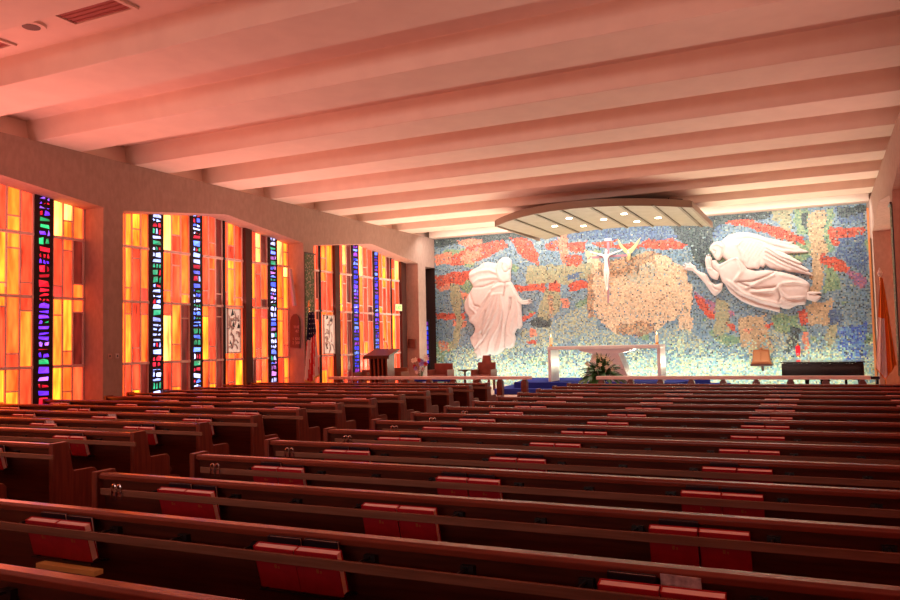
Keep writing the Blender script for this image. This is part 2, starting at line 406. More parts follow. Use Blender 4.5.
def rand_strips(c0, c1, plan):
    out = []; y = c0+.03
    wds = {'s': .245, 'j': .36, 'f': .24, 'p': .05}
    tot = sum(wds[k] for k in plan); sc = (c1-c0-.06)/tot
    for k in plan:
        y1 = y+wds[k]*sc
        if k == 's':
            cl = []
            for q in range(4):
                a = random.choice('ROOAARYYW'); bb = random.choice('ROOAYD'); cl.append(random.choice([a, a+bb+random.choice(['.2', '.25', '.7', '.8'])]))
            out.append(S(y, y1-.005, *cl))
        elif k == 'j': out.append(('j', y, y1-.01, random.choice([RB, RWG, BB])))
        else: out.append((k, y, y1-.01))
        y = y1
    return out
PLAN = 'sssjsssjsssjsssfsssjsss'
W1full = rand_strips(4.55, 8.35, 'sssjsssfsssjss') + W1v
window('window_1', 4.55, 10.22, W1full, XG, 1, M['glass'], M['jewel'])
window('window_2', 10.67, 16.34, W2v, XG, 1, M['glass'], M['jewel'])
window('window_3', 16.8, 22.57, W3v, XG, 1, M['glass'], M['jewel'])
window('window_4', -1.5, 4.07, rand_strips(-1.5, 4.07, PLAN), XG, 1, M['glass'], M['jewel'])
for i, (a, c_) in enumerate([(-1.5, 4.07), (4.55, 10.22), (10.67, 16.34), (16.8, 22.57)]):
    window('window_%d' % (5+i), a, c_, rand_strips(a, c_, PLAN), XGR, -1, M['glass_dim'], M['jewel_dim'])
# slim blue light beside the mosaic
r = empty('window_9', (-12.1, 23.78, 0), kind='structure')
jm = MB()
for i in range(9):
    z = 1.0+i*.16; cc = random.choice(BB)
    jm.face([(-.08, -.02, z), (.08, -.02, z+.02), (.07, -.02, z+.14), (-.07, -.02, z+.13)], tuple(v*.6 for v in cc))
jm.build('jewel_strip', M['jewel'], r, fix=False)
d = MB(); d.box(-.12, -.01, .9, .12, .005, 2.5); d.build('dark_post', M['leaddark'], r)

# ------------------------------------------------------------------ mosaic mural
PAL = {
 'B': [(108,146,170),(134,160,172),(92,126,158),(150,170,164),(112,146,146),(122,152,178),(160,172,164),(86,116,142)],
 'K': [(45,62,66),(75,92,92),(38,48,62),(110,125,118),(60,84,80),(90,105,110)],
 'D': [(70,96,142),(90,122,164),(110,142,154),(80,104,124),(130,150,154),(62,82,130)],
 'R': [(205,84,60),(216,104,76),(180,60,46),(192,88,68),(214,130,104),(150,66,60)],
 'S': [(220,140,112),(226,120,92),(205,150,125),(230,160,130),(190,120,100)],
 'P': [(228,190,150),(236,204,166),(216,180,146),(230,196,160),(222,192,160),(198,182,160)],
 'q': [(226,184,142),(170,175,160),(190,180,150),(214,172,136),(140,160,155),(205,190,160)],
 'Q': [(160,120,95),(120,95,80),(226,172,122),(210,160,120),(140,130,115),(170,165,140)],
 'G': [(160,158,124),(178,170,130),(142,150,122),(170,158,128),(150,164,136)],
 'g': [(110,150,120),(140,165,125),(90,135,115),(160,175,130)],
 'T': [(196,168,132),(184,160,124),(205,180,145),(170,150,120)],
 'V': [(150,110,150),(180,120,140),(120,100,150),(200,120,120)],
 'L': [(150,196,190),(190,215,165),(214,216,150),(112,172,200),(226,224,172),(130,190,170),(170,205,200),(196,210,190),(96,150,190),(205,190,130)],
 'l': [(150,180,180),(120,160,185),(176,180,140),(196,196,150),(130,150,160),(200,190,140),(100,140,170)],
 'U': [(60,90,190),(84,130,200),(50,70,160),(110,160,190),(140,180,190),(90,110,190)],
}
ZN = [
 ('K', [(435,236),(560,228),(560,234),(500,241),(435,246)]),
 ('D', [(540,236),(640,222),(720,214),(720,236),(660,240),(600,240),(560,240)]),
 ('G', [(526,268),(560,264),(592,262),(592,278),(556,284),(526,284)]), ('G', [(545,290),(560,290),(560,312),(548,322),(536,326)]),
 ('l', [(520,330),(560,318),(590,300),(600,330),(560,345),(520,352)]),
 ('R', [(455,255),(470,247),(485,242),(505,240),(509,247),(492,254),(478,262),(460,266),(446,264)]),
 ('S', [(458,241),(480,239),(483,244),(465,248)]), ('S', [(436,254),(452,252),(452,263),(436,266)]), ('S', [(466,252),(480,247),(484,256),(470,264),(458,264)]),
 ('R', [(436,276),(462,272),(475,268),(480,272),(455,287),(437,290)]), ('S', [(437,290),(452,290),(462,298),(470,300),(470,293),(445,284)]),
 ('R', [(436,314),(467,312),(467,321),(436,320)]), ('S', [(452,322),(467,321),(467,327),(452,328)]), ('S', [(440,343),(450,342),(452,352),(440,352)]),
 ('G', [(449,286),(460,283),(463,310),(461,335),(455,350),(450,350),(456,325),(452,305)]),
 ('R', [(508,238),(522,236),(532,242),(541,256),(540,268),(530,262),(518,252)]),
 ('R', [(545,245),(556,240),(556,252),(547,250)]), ('R', [(556,242),(567,240),(567,252),(558,252)]), ('S', [(556,234),(569,232),(571,262),(562,262)]),
 ('R', [(568,243),(588,241),(586,251),(570,252)]), ('R', [(565,256),(578,253),(582,258),(577,267),(566,264)]),
 ('R', [(512,287),(545,283),(547,288),(545,292),(515,292)]), ('R', [(550,284),(560,283),(560,291),(551,291)]), ('R', [(567,282),(588,282),(588,290),(567,290)]),
 ('S', [(588,282),(628,282),(628,287),(588,289)]),
 ('R', [(521,316),(538,312),(530,318),(522,320)]), ('K', [(530,320),(540,318),(555,320),(550,328),(532,326)]), ('S', [(530,328),(536,327),(537,335),(531,336)]), ('S', [(560,298),(567,297),(568,307),(561,308)]), ('R', [(529,341),(537,340),(536,347),(529,346)]),
 ('D', [(567,275),(582,273),(580,279),(567,280)]), ('Q', [(548,296),(553,296),(556,318),(550,318)]),
 ('P', [(592,262),(620,259),(645,258),(664,262),(678,272),(686,280),(684,302),(678,318),(660,328),(640,334),(616,334),(600,322),(590,300)]),
 ('P', [(585,250),(598,254),(600,262),(586,262)]), ('q', [(620,255),(648,252),(660,262),(650,285),(628,282)]), ('Q', [(597,262),(622,258),(650,252),(668,258),(674,270),(662,270),(650,262),(622,272),(600,276)]),
 ('P', [(606,290),(680,285),(684,306),(668,322),(640,328),(612,322)]), ('P', [(654,255),(668,258),(688,270),(690,284),(668,284),(656,276)]), ('Q', [(588,275),(594,275),(595,318),(588,320)]),
 ('Q', [(615,325),(655,322),(655,330),(640,336),(618,336)]), ('Q', [(625,262),(640,262),(640,270),(628,272)]),
 ('R', [(592,244),(620,239),(612,247),(600,248)]), ('R', [(605,248),(635,243),(650,247),(625,250)]), ('R', [(640,243),(652,238),(672,238),(676,241),(690,243),(686,246),(670,249),(645,250)]),
 ('B', [(690,238),(700,234),(700,290),(690,300),(686,270)]),
 ('K', [(670,226),(700,222),(722,219),(715,232),(712,250),(714,262),(705,270),(698,262),(690,248),(676,236)]), ('K', [(705,214),(762,208),(775,214),(768,219),(735,221),(715,226)]),
 ('G', [(773,211),(790,209),(792,231),(782,228),(774,220)]), ('g', [(792,209),(807,208),(809,235),(797,232)]), ('K', [(801,211),(806,211),(807,228),(802,226)]),
 ('R', [(722,223),(738,219),(750,220),(765,224),(780,226),(795,233),(804,238),(808,245),(795,243),(775,237),(755,229),(738,226)]),
 ('T', [(808,212),(816,210),(823,211),(824,250),(822,300),(811,292),(813,250),(808,232)]), ('g', [(824,211),(832,210),(834,250),(824,252)]),
 ('D', [(833,209),(866,206),(866,224),(842,222)]), ('K', [(836,209),(866,206),(866,215),(838,216)]),
 ('R', [(828,229),(845,227),(866,228),(866,234),(850,238),(852,246),(847,247),(843,240),(836,246),(830,243)]),
 ('R', [(820,253),(830,255),(842,262),(850,268),(848,274),(835,269),(822,261)]), ('V', [(848,268),(866,280),(866,291),(852,283),(846,274)]),
 ('D', [(838,240),(866,238),(866,275),(852,266),(836,258)]), ('g', [(824,262),(836,270),(842,290),(826,292)]),
 ('P', [(682,280),(692,282),(692,330),(676,330),(684,305)]), ('V', [(693,292),(712,300),(736,312),(732,318),(700,308)]),
 ('R', [(693,297),(704,298),(710,308),(717,318),(716,323),(708,317),(696,306)]), ('G', [(717,300),(729,303),(730,332),(718,336),(714,318)]), ('R', [(725,321),(733,325),(737,333),(728,329)]),
 ('T', [(738,318),(766,312),(770,345),(742,348)]), ('S', [(745,330),(752,330),(751,335),(745,334)]), ('R', [(767,322),(773,324),(770,328),(766,326)]),
 ('g', [(770,316),(795,313),(796,335),(776,330)]), ('R', [(796,310),(804,309),(809,322),(800,326)]), ('T', [(806,308),(830,298),(832,325),(810,326)]), ('D', [(828,310),(842,310),(842,325),(828,325)]),
 ('G', [(826,325),(838,322),(832,345),(822,352)]), ('S', [(803,333),(809,333),(810,352),(804,352)]), ('K', [(790,326),(800,330),(797,350),(791,350)]), ('K', [(786,340),(792,338),(793,352),(787,352)]),
 ('U', [(836,328),(866,322),(866,358),(840,356)]), ('T', [(745,348),(765,338),(775,352),(745,356)]),
]
def in_poly(x, y, P):
    c = False; n = len(P); j = n-1
    for i in range(n):
        if (P[i][1] > y) != (P[j][1] > y) and x < (P[j][0]-P[i][0])*(y-P[i][1])/(P[j][1]-P[i][1])+P[i][0]: c = not c
        j = i
    return c
rng = random.Random(5)
zones = []
for kx, P in ZN:
    Q = [onY(YM, a, c_) for a, c_ in P]
    zones.append((kx, Q, min(q[0] for q in Q)-.2, max(q[0] for q in Q)+.2, min(q[1] for q in Q)-.2, max(q[1] for q in Q)+.2))
from mathutils import noise as mn
MEAN = {k: tuple(sum(c[i] for c in v)/len(v) for i in range(3)) for k, v in PAL.items()}
def mosaic_col(x, z):
    wx = x+.11*mn.noise((x*2.3, z*2.3, 1.))+.05*mn.noise((x*9, z*9, 2.)); wz = z+.11*mn.noise((x*2.3, z*2.3, 7.))+.05*mn.noise((x*9, z*9, 5.))
    k = None
    low = (1.75-z)/1.0 + .35*mn.noise((x*1.7, z*1.7, 3.))
    for kx, Q, a, b_, c_, d_ in zones:
        if a < wx < b_ and c_ < wz < d_ and in_poly(wx, wz, Q): k = kx
    if k is None:
        n = mn.noise((x*.9+4, z*1.6, 9.))
        k = 'B'
        if z < 2.0 and n > .12: k = 'l'
        elif n < -.38: k = 'g'
    if rng.random() < .035: k = rng.choice('BBKGDl')
    if rng.random() < low: k = 'L' if k not in 'GU' or rng.random() < .5 else k
    if k == 'B':
        k = 'B' if rng.random() < .93 else 'K'
    if k == 'P' and rng.random() < .10: k = 'q'
    f = .68; c = tuple(a*f+m_*(1-f) for a, m_ in zip(rng.choice(PAL[k]), MEAN[k])); j = rng.choice([.9, .95, 1, 1, 1.04, 1.08]) if rng.random() > .07 else rng.uniform(.55, .8)
    return lin(tuple(min(255, v*j) for v in c))
mb = MB(); x0, x1, z0, z1 = -11.74, 1.2, .25, 5.19
T = .042; nx = int((x1-x0)/T); nz = int((z1-z0)/T)
jit = {}
for i in range(nx+1):
    for j in range(nz+1):
        e = i in (0, nx) or j in (0, nz)
        jit[i, j] = (x0+(x1-x0)*i/nx+(0 if e else rng.uniform(-.013, .013)), z0+(z1-z0)*j/nz+(0 if e else rng.uniform(-.013, .013)))
for i in range(nx):
    for j in range(nz):
        q = [jit[i, j], jit[i+1, j], jit[i+1, j+1], jit[i, j+1]]
        cx = sum(p[0] for p in q)/4; cz = sum(p[1] for p in q)/4
        g = .93
        ty = [YM-.02+rng.uniform(-.004, .004) for _ in q]
        mb.face([(cx+(p[0]-cx)*g, t, cz+(p[1]-cz)*g) for p, t in zip(q, ty)], mosaic_col(cx, cz))
MUR = empty('mosaic_mural', (0, 0, 0), 'large multicoloured glass mosaic covering the whole wall behind the altar', 'mural')
mb.build('tesserae', M['mosaic'], MUR, fix=False)
g = MB(); g.box(x0, YM-.014, z0, x1, YM+.02, z1); g.build('grout_bed', mat('grout', (.30, .31, .29), .9), MUR)

# ------------------------------------------------------------------ carved reliefs
def seg_d(px, pz, a, c_):
    ax, az = a; bx, bz = c_; dx, dz = bx-ax, bz-az; L = dx*dx+dz*dz or 1e-9
    t = np.clip(((px-ax)*dx+(pz-az)*dz)/L, 0, 1)
    return np.hypot(px-(ax+t*dx), pz-(az+t*dz))
def relief(name, pts, tf, parent, m, depth=.1, back=.0, dome=.12, folds=(), step=.035, Y=23.76, label=None, scal=None):
    P = [onY(23.7, *tf(a, c_)) for a, c_ in pts]
    # refine the outline with a smooth curve
    out = []
    n = len(P)
    for i in range(n):
        p0, p1, p2, p3 = P[i-1], P[i], P[(i+1) % n], P[(i+2) % n]
        for t in (0, .34, .67):
            def cr(a, b_, c2, d2): return .5*((2*b_)+(-a+c2)*t+(2*a-5*b_+4*c2-d2)*t*t+(-a+3*b_-3*c2+d2)*t**3)
            x = .35*cr(p0[0], p1[0], p2[0], p3[0])+.65*(p1[0]*(1-t)+p2[0]*t); z = .35*cr(p0[1], p1[1], p2[1], p3[1])+.65*(p1[1]*(1-t)+p2[1]*t)
            out.append((x, z))
    xs = [p[0] for p in out]; zs = [p[1] for p in out]
    verts = [Vector(p) for p in out]; N = len(out)
    gx = np.arange(min(xs), max(xs), step); gz = np.arange(min(zs), max(zs), step)
    for iz, z in enumerate(gz):
        for x in gx:
            x2 = x+(step/2 if iz % 2 else 0)
            if in_poly(x2, z, out):
                dm = min(math.hypot(x2-o[0], z-o[1]) for o in out)
                if dm > step*.45: verts.append(Vector((x2, z)))
    r_ = delaunay_2d_cdt(verts, [(i, (i+1) % N) for i in range(N)], [list(range(N))], 1, 1e-5)
    V = np.array([tuple(v) for v in r_[0]]); F = r_[2]
    d = np.full(len(V), 1e9)
    for i in range(N): d = np.minimum(d, seg_d(V[:, 0], V[:, 1], out[i], out[(i+1) % N]))
    h = depth*.5*(.35+.65*np.sqrt(np.clip(1-(1-np.clip(d/dome, 0, 1))**2, 0, 1)))
    for line, amp, wd in folds:
        L = [onY(23.7, *tf(a, c_)) for a, c_ in line]
        dd = np.full(len(V), 1e9)
        for i in range(len(L)-1): dd = np.minimum(dd, seg_d(V[:, 0], V[:, 1], L[i], L[i+1]))
        h = h+1.15*amp*np.exp(-(dd/(wd*.8))**2)*np.clip(d/.04, .2, 1)
    if scal is not None: h = h+scal(V[:, 0], V[:, 1])*np.clip(d/.08, 0, 1)
    vv = [(x, Y-back-hh, z) for (x, z), hh in zip(V, h)]
    faces = [tuple(f) for f in F]
    # rim back to the wall
    from collections import Counter
    ec = Counter()
    for f in faces:
        for i in range(len(f)): ec[tuple(sorted((f[i], f[(i+1) % len(f)])))] += 1
    base = len(vv); mp = {}
    rim = []
    for (a, c_), n2 in ec.items():
        if n2 == 1:
            for q in (a, c_):
                if q not in mp: mp[q] = len(vv); vv.append((vv[q][0], Y-back+.01, vv[q][2]))
            rim.append((a, c_, mp[c_], mp[a]))
    me = bpy.data.meshes.new(name); me.from_pydata(vv, [], faces+rim)
    bm = bmesh.new(); bm.from_mesh(me); bmesh.ops.recalc_face_normals(bm, faces=bm.faces)
    bm.to_mesh(me); bm.free()
    # outward = toward the nave
    if sum(p.normal.y*p.area for p in me.polygons) > 0: me.flip_normals()
    me.materials.append(m)
    me.polygons.foreach_set('use_smooth', [True]*len(me.polygons))
    o = bpy.data.objects.new(name, me); COL.objects.link(o); o.parent = parent
    if label: o['label'] = label
    return o
t1 = lambda a, c_: (455+a/5.456, 250+c_/5.456)
fig = empty('robed_relief_figure', (0, 0, 0), 'pale stone relief of a hooded standing figure with one hand held out, on the mosaic', 'sculpture')
cape = [(235,75),(215,72),(180,64),(150,70),(128,90),(88,110),(72,130),(76,165),(92,188),(95,202),(76,236),(50,282),(48,312),(56,342),(72,362),(74,390),(100,408),(108,430),(130,400),(150,340),(180,270),(210,230),(250,205),(270,180),(268,120)]
relief('cape', cape, t1, fig, M['stone'], .13, 0, .16, [([(92,188),(130,160),(190,150),(250,150)], .05, .045), ([(80,140),(130,115),(190,110),(240,130)], .05, .05), ([(95,205),(150,200),(210,180)], -.05, .03), ([(80,240),(100,300),(135,310),(120,340)], -.05, .03), ([(75,236),(78,310),(110,340)], .05, .03), ([(80,385),(110,350),(140,300),(190,230)], .05, .035), ([(150,70),(150,100),(110,120)], -.03, .03)])
robe = [(250,160),(300,168),(322,205),(345,248),(360,290),(360,330),(362,380),(366,412),(350,432),(340,425),(322,456),(330,482),(325,502),(318,525),(300,537),(272,535),(252,555),(225,573),(200,572),(182,568),(170,592),(150,596),(135,588),(118,592),(116,570),(102,556),(105,540),(88,510),(80,480),(96,462),(106,440),(112,410),(135,350),(165,290),(190,235),(200,200)]
FL = [([(190,245),(260,240)], .05, .03), ([(205,250),(180,330),(150,420),(130,480)], .06, .03), ([(225,250),(205,330),(175,410),(130,500),(150,580)], .06, .026), ([(240,250),(235,320),(200,400),(160,470),(120,520)], .06, .026), ([(255,250),(260,330),(240,420),(200,480),(180,560)], .06, .026), ([(262,330),(250,430),(225,500),(215,570)], -.05, .022), ([(265,400),(255,480),(240,550)], .05, .026), ([(300,260),(295,330),(275,420),(270,530)], -.06, .03), ([(275,180),(265,250)], -.08, .025), ([(310,260),(302,325)], -.1, .022), ([(330,230),(345,330),(345,420)], .05, .03), ([(330,330),(300,430),(330,480)], .05, .024), ([(165,330),(145,420),(150,460)], -.07, .024), ([(290,460),(320,500),(300,530)], .05, .022), ([(200,210),(250,190),(290,190)], .04, .04), ([(95,470),(150,440),(190,370)], .05, .024), ([(110,545),(150,500),(190,430)], -.05, .02), ([(192,240),(185,290),(170,330)], -.05, .02)]
relief('robe', robe, t1, fig, M['stone'], .2, 0, .2, FL)
relief('head', [(236,62),(255,42),(285,38),(305,55),(309,85),(301,112),(303,150),(300,172),(270,185),(240,175),(225,150),(220,110),(226,80)], t1, fig, M['stone'], .26, 0, .13, [([(262,75),(258,100),(268,120),(285,118),(300,100)], -.05, .03), ([(285,70),(295,95)], .04, .03), ([(245,60),(235,110),(250,160)], .05, .035), ([(278,95),(283,97)], -.03, .015)], step=.025, label='hooded head turned down and to the right')
relief('arm', [(300,190),(322,215),(345,250),(365,273),(392,271),(408,267),(411,271),(400,276),(418,275),(419,279),(404,283),(419,286),(417,290),(402,289),(408,294),(386,298),(362,296),(345,290),(318,262)], t1, fig, M['stone'], .24, 0, .07, [([(375,282),(412,284)], -.03, .012), ([(365,274),(362,296)], .03, .014)], step=.022, label='arm with open hand')

t2 = lambda a, c_: (680+a/6.0, 225+c_/6.0)
ang = empty('angel_relief_figure', (0, 0, 0), 'pale stone relief of a winged angel flying across the right of the mosaic', 'sculpture')
wing2 = [(248,95),(290,60),(340,45),(400,42),(460,55),(520,76),(600,92),(650,101),(682,98),(668,111),(722,130),(714,136),(776,161),(700,168),(655,170),(600,180),(500,180),(400,150),(320,150),(258,130)]
relief('far_wing', wing2, t2, ang, M['stone'], .09, 0, .1, [([(300,70),(420,65),(560,110),(680,140)], .03, .03), ([(400,110),(560,150),(720,160)], .03, .02), ([(540,100),(700,130)], -.03, .015), ([(380,80),(500,100),(620,140)], -.03, .02)])
def scales(x, z):
    x1_, z1_ = onY(23.7, *t2(355, 100)); x2_, z2_ = onY(23.7, *t2(510, 195))
    m_ = (1/(1+np.exp(-(x-x1_)/.04)))*(1/(1+np.exp((x-x2_)/.04)))*(1/(1+np.exp(-(z-z2_)/.04)))
    return m_*.022*np.sin(x*60+z*22)*np.sin(z*62)
nw = [(262,110),(300,100),(350,95),(375,82),(430,80),(485,95),(530,120),(600,155),(660,185),(735,228),(722,236),(776,270),(768,276),(800,303),(780,300),(700,285),(650,280),(625,270),(600,272),(560,262),(540,258),(515,238),(500,255),(480,248),(468,265),(440,262),(420,268),(400,262),(370,240),(330,225),(280,215),(245,180)]
relief('near_wing', nw, t2, ang, M['stone'], .17, 0, .14, [([(345,120),(375,85),(440,82),(500,105)], .05, .03), ([(345,120),(370,170),(380,220)], .05, .03), ([(510,130),(600,185),(720,228)], .04, .018), ([(515,150),(600,200),(760,270)], .04, .018), ([(515,175),(600,225),(780,298)], .04, .018), ([(505,200),(580,240),(660,272)], .04, .018), ([(515,140),(600,192),(730,245)], -.04, .013), ([(512,165),(600,213),(760,282)], -.04, .013), ([(430,250),(445,215)], -.03, .015), ([(470,250),(478,215)], -.03, .015), ([(400,245),(412,205)], -.03, .015)], scal=scales, step=.03)
ab = [(180,215),(215,210),(235,237),(298,202),(342,190),(382,225),(402,262),(450,276),(520,271),(600,280),(680,300),(740,325),(778,352),(772,405),(760,440),(752,477),(700,482),(660,502),(620,502),(600,492),(598,525),(545,512),(450,490),(370,458),(302,405),(268,355),(252,340),(230,290),(195,260)]
relief('robe', ab, t2, ang, M['stone'], .24, 0, .22, [([(240,240),(300,205),(340,200)], .06, .04), ([(345,200),(370,280),(330,340)], .06, .05), ([(270,350),(350,420),(470,470),(590,500)], -.07, .025), ([(300,340),(380,410),(490,450),(600,475)], .07, .03), ([(330,340),(430,340),(520,310),(560,285)], -.06, .03), ([(360,350),(460,385),(590,370)], -.06, .026), ([(400,380),(500,330),(570,300)], .05, .026), ([(430,400),(560,400),(600,360)], .06, .03), ([(590,365),(610,410),(650,440),(760,435)], .06, .026), ([(585,380),(600,430),(590,470)], -.06, .022), ([(610,450),(680,470),(750,460)], .05, .022), ([(620,350),(700,345),(770,360)], .05, .04), ([(600,300),(700,325)], .03, .03), ([(280,330),(330,390),(420,440)], .05, .022)])
relief('head', [(180,130),(200,106),(226,98),(246,99),(264,120),(268,160),(250,195),(236,212),(216,208),(204,190),(190,165),(178,150)], t2, ang, M['stone'], .3, 0, .1, [([(200,150),(215,160),(210,180)], -.04, .022), ([(196,125),(225,115),(255,135)], .04, .025), ([(240,120),(250,165),(236,200)], .04, .02), ([(203,160),(206,163)], -.03, .012)], step=.022, label='bowed head in profile')
relief('lower_arm', [(18,238),(38,243),(26,231),(34,226),(50,237),(52,227),(62,225),(72,236),(90,245),(100,270),(125,282),(158,295),(182,338),(210,358),(256,348),(252,385),(238,405),(210,426),(188,408),(150,352),(105,302),(75,276),(45,272),(22,264),(17,257),(34,254),(20,248)], t2, ang, M['stone'], .24, 0, .08, [([(25,245),(70,250)], -.035, .012), ([(30,258),(75,264)], -.035, .012), ([(100,268),(85,288)], .03, .015), ([(150,300),(170,350),(215,400)], .04, .03), ([(185,340),(200,380),(240,390)], -.04, .02)], step=.022, label='outstretched hand and sleeve')
relief('raised_hand', [(154,196),(156,182),(161,180),(164,192),(166,177),(171,175),(173,190),(177,177),(182,178),(182,194),(187,190),(191,205),(191,245),(200,265),(235,290),(225,330),(190,320),(168,290),(155,250),(150,215)], t2, ang, M['stone'], .29, 0, .06, [([(172,185),(175,240)], -.03, .012), ([(160,260),(195,268)], .03, .015)], step=.022)
relief('foot', [(760,400),(785,398),(845,402),(850,412),(820,416),(850,428),(838,445),(815,462),(788,455),(755,445)], t2, ang, M['stone'], .2, 0, .06, [([(770,408),(840,412)], .03, .014), ([(780,420),(840,424)], -.05, .012)], step=.022)

# ------------------------------------------------------------------ crucifix and dove
YC = 23.35
YD = 23.62
def py(x, y, Y=YC): a = onY(Y, x, y); return Vector((a[0], Y, a[1]))
cr = empty('crucifix', tuple(py(608, 303)), 'tall slender crucifix with a white figure hanging before the mosaic', 'crucifix')
inv = Matrix.Translation(-py(608, 303))
def loc_build(mb, name, m, parent, iv, **kw):
    mb.xf(iv); return mb.build(name, m, parent, **kw)
p_t, p_b = py(608, 240), py(608, 303)
mb = MB(); mb.prism([(p_t.x-.035, p_t.z), (p_t.x+.035, p_t.z), (p_b.x+.02, p_b.z), (p_b.x-.02, p_b.z)], YC, YC+.05, 'y')
loc_build(mb, 'upright', M['purplecross'], cr, inv)
a_, c_ = py(592, 257.5), py(627, 253)
mb = MB(); mb.prism([(a_.x, a_.z-.03), (c_.x, a_.z-.03), (c_.x, a_.z+.03), (a_.x, a_.z+.03)], YC-.002, YC+.04, 'y'); loc_build(mb, 'crossbar', M['purplecross'], cr, inv)
mb = MB(); q = py(608, 240); mb.box(q.x-.09, YC-.03, q.z-.02, q.x+.09, YC+.03, q.z+.05); loc_build(mb, 'title_plate', M['ivory'], cr, inv)
for dx in (0,):
    mb = MB(); mb.tube([(q.x, YC+.03, q.z-.4), (q.x, YM-.03, q.z-.4)], .015); mb.tube([(q.x, YC+.03, q.z-1.3), (q.x, YM-.03, q.z-1.3)], .015); loc_build(mb, 'wall_bracket', M['brass'], cr, inv)
def skin(name, joints, edges, m, parent, loc, sub=1):
    me = bpy.data.meshes.new(name); me.from_pydata([j[0] for j in joints], edges, [])
    o = bpy.data.objects.new(name, me); COL.objects.link(o); o.parent = parent; o.location = loc
    md = o.modifiers.new('skin', 'SKIN'); 
    for i, j in enumerate(joints):
        sv = me.skin_vertices[0].data[i]; sv.radius = (j[1]*.78, j[1]*.78*(j[2] if len(j) > 2 else 1)); sv.use_root = (i == 0)
    s_ = o.modifiers.new('sub', 'SUBSURF'); s_.levels = s_.render_levels = sub
    me.materials.append(m); md.use_smooth_shade = True
    return o
zc = 1.42   # chest height in crucifix coordinates
J = [((0, -.06, 1.08), .075), ((0, -.07, 1.25), .065), ((0, -.07, 1.38), .085), ((.01, -.08, 1.50), .035), ((.02, -.1, 1.60), .062, 1.15),
     ((-.11, -.06, 1.44), .04), ((-.27, -.04, 1.50), .028), ((-.44, -.03, 1.55), .02), ((-.50, -.03, 1.57), .024),
     ((.11, -.06, 1.44), .04), ((.27, -.04, 1.50), .028), ((.44, -.03, 1.55), .02), ((.50, -.03, 1.57), .024),
     ((-.045, -.07, .98), .055), ((-.04, -.12, .72), .042), ((-.015, -.06, .47), .028), ((-.01, -.09, .38), .026),
     ((.045, -.07, .98), .055), ((.04, -.12, .72), .042), ((.015, -.06, .47), .028), ((.01, -.09, .38), .026)]
ED = [(0,1),(1,2),(2,3),(3,4),(2,5),(5,6),(6,7),(7,8),(2,9),(9,10),(10,11),(11,12),(0,13),(13,14),(14,15),(15,16),(0,17),(17,18),(18,19),(19,20)]
ex = skin('figure', J, ED, M['ivory'], cr, (0, 0, 0))
ex['label'] = 'ivory white figure with outstretched arms'
mb = MB(); mb.prism([(-.075, 1.0), (.075, 1.02), (.09, .86), (.03, .83), (-.055, .86)], -.13, -.03, 'y'); mb.build('loincloth', M['ivory'], cr, bevel=.02)
dv = empty('dove_sculpture', tuple(py(628.5, 254, YD)), 'small gilded dove with wings raised in a V on the mosaic', 'sculpture')
iv2 = Matrix.Translation(-py(628.5, 254, YD))
mb = MB()
def wing(pts, y0, y1): mb.prism([(py(p[0], p[1], YD).x, py(p[0], p[1], YD).z) for p in pts], y0, y1, 'y')
mb = MB(); wing([(617.5,238),(622,245),(628.5,251),(629,254),(625,253),(620,247)], YD-.02, YD+.01); loc_build(mb, 'left_wing', M['gilt'], dv, iv2, bevel=.008)
mb = MB(); wing([(641,237),(637,246),(632,253),(628.5,254),(628,251),(633,246)], YD-.02, YD+.01); loc_build(mb, 'right_wing', M['gilt'], dv, iv2, bevel=.008)
mb = MB(); mb.lathe([(.005, -.2), (.05, -.15), (.06, -.05), (.06, .03), (.03, .07), (.035, .10), (.01, .14)], 0, 0, 12); mb.build('body', M['gilt'], dv, smooth=True)
mb = MB(); mb.tube([(0, .02, 0), (0, YM-YD-.03, 0)], .012); mb.build('wall_bracket', M['brass'], dv)

# ------------------------------------------------------------------ canopy over the altar
cn = empty('canopy', (-5.1, 20, 4.7), 'curved brown metal canopy with round lamps hanging above the altar', 'canopy')
def arc(p0, pm, p1, n=24):
    (xa, ya), (xm, ym), (xb, yb) = p0, pm, p1
    A = np.array([[x*x, x, 1] for x in (xa, xm, xb)]); co = np.linalg.solve(A, [ya, ym, yb])
    return [(x, float(co[0]*x*x+co[1]*x+co[2])) for x in np.linspace(xa, xb, n+1)]
near = arc((-7.55, 18.95), (-4.9, 17.35), (-2.62, 18.7)); far = arc((-7.35, 22.4), (-4.95, 21.15), (-2.6, 22.4))
L = lambda p: (p[0]+5.1, p[1]-20)
poly = [L(p) for p in near]+[L(p) for p in far[::-1]]
mb = MB()
for i in range(24):
    mb.prism([L(near[i]), L(near[i+1]), L(far[i+1]), L(far[i])], 0, .05, 'z')
sof = mb.build('soffit_panel', M['copper'], cn)
mb = MB()
for i in range(24):
    a, c_ = L(near[i]), L(near[i+1]); mb.prism([a, c_, (c_[0], c_[1]-.05), (a[0], a[1]-.05)], -.03, .14, 'z')
mb.box(-2.47, -1.1, -.03, -2.42, 2.4, .12); mb.box(2.46, -1.35, -.03, 2.52, 2.4, .12)
mb.build('fascia', M['fascia'], cn)
near2 = arc((-7.5, 20.0), (-5.2, 19.0), (-3.0, 20.0)); far2 = arc((-7.4, 22.0), (-5.2, 21.2), (-3.0, 22.0))
mb = MB()
for i in range(24): mb.prism([L(near2[i]), L(near2[i+1]), L(far2[i+1]), L(far2[i])], .05, .42, 'z')
mb.build('upper_tier_shadow', M['dark'], cn)  # dark upper plate; the shadow above the canopy is built into its bulk and colour
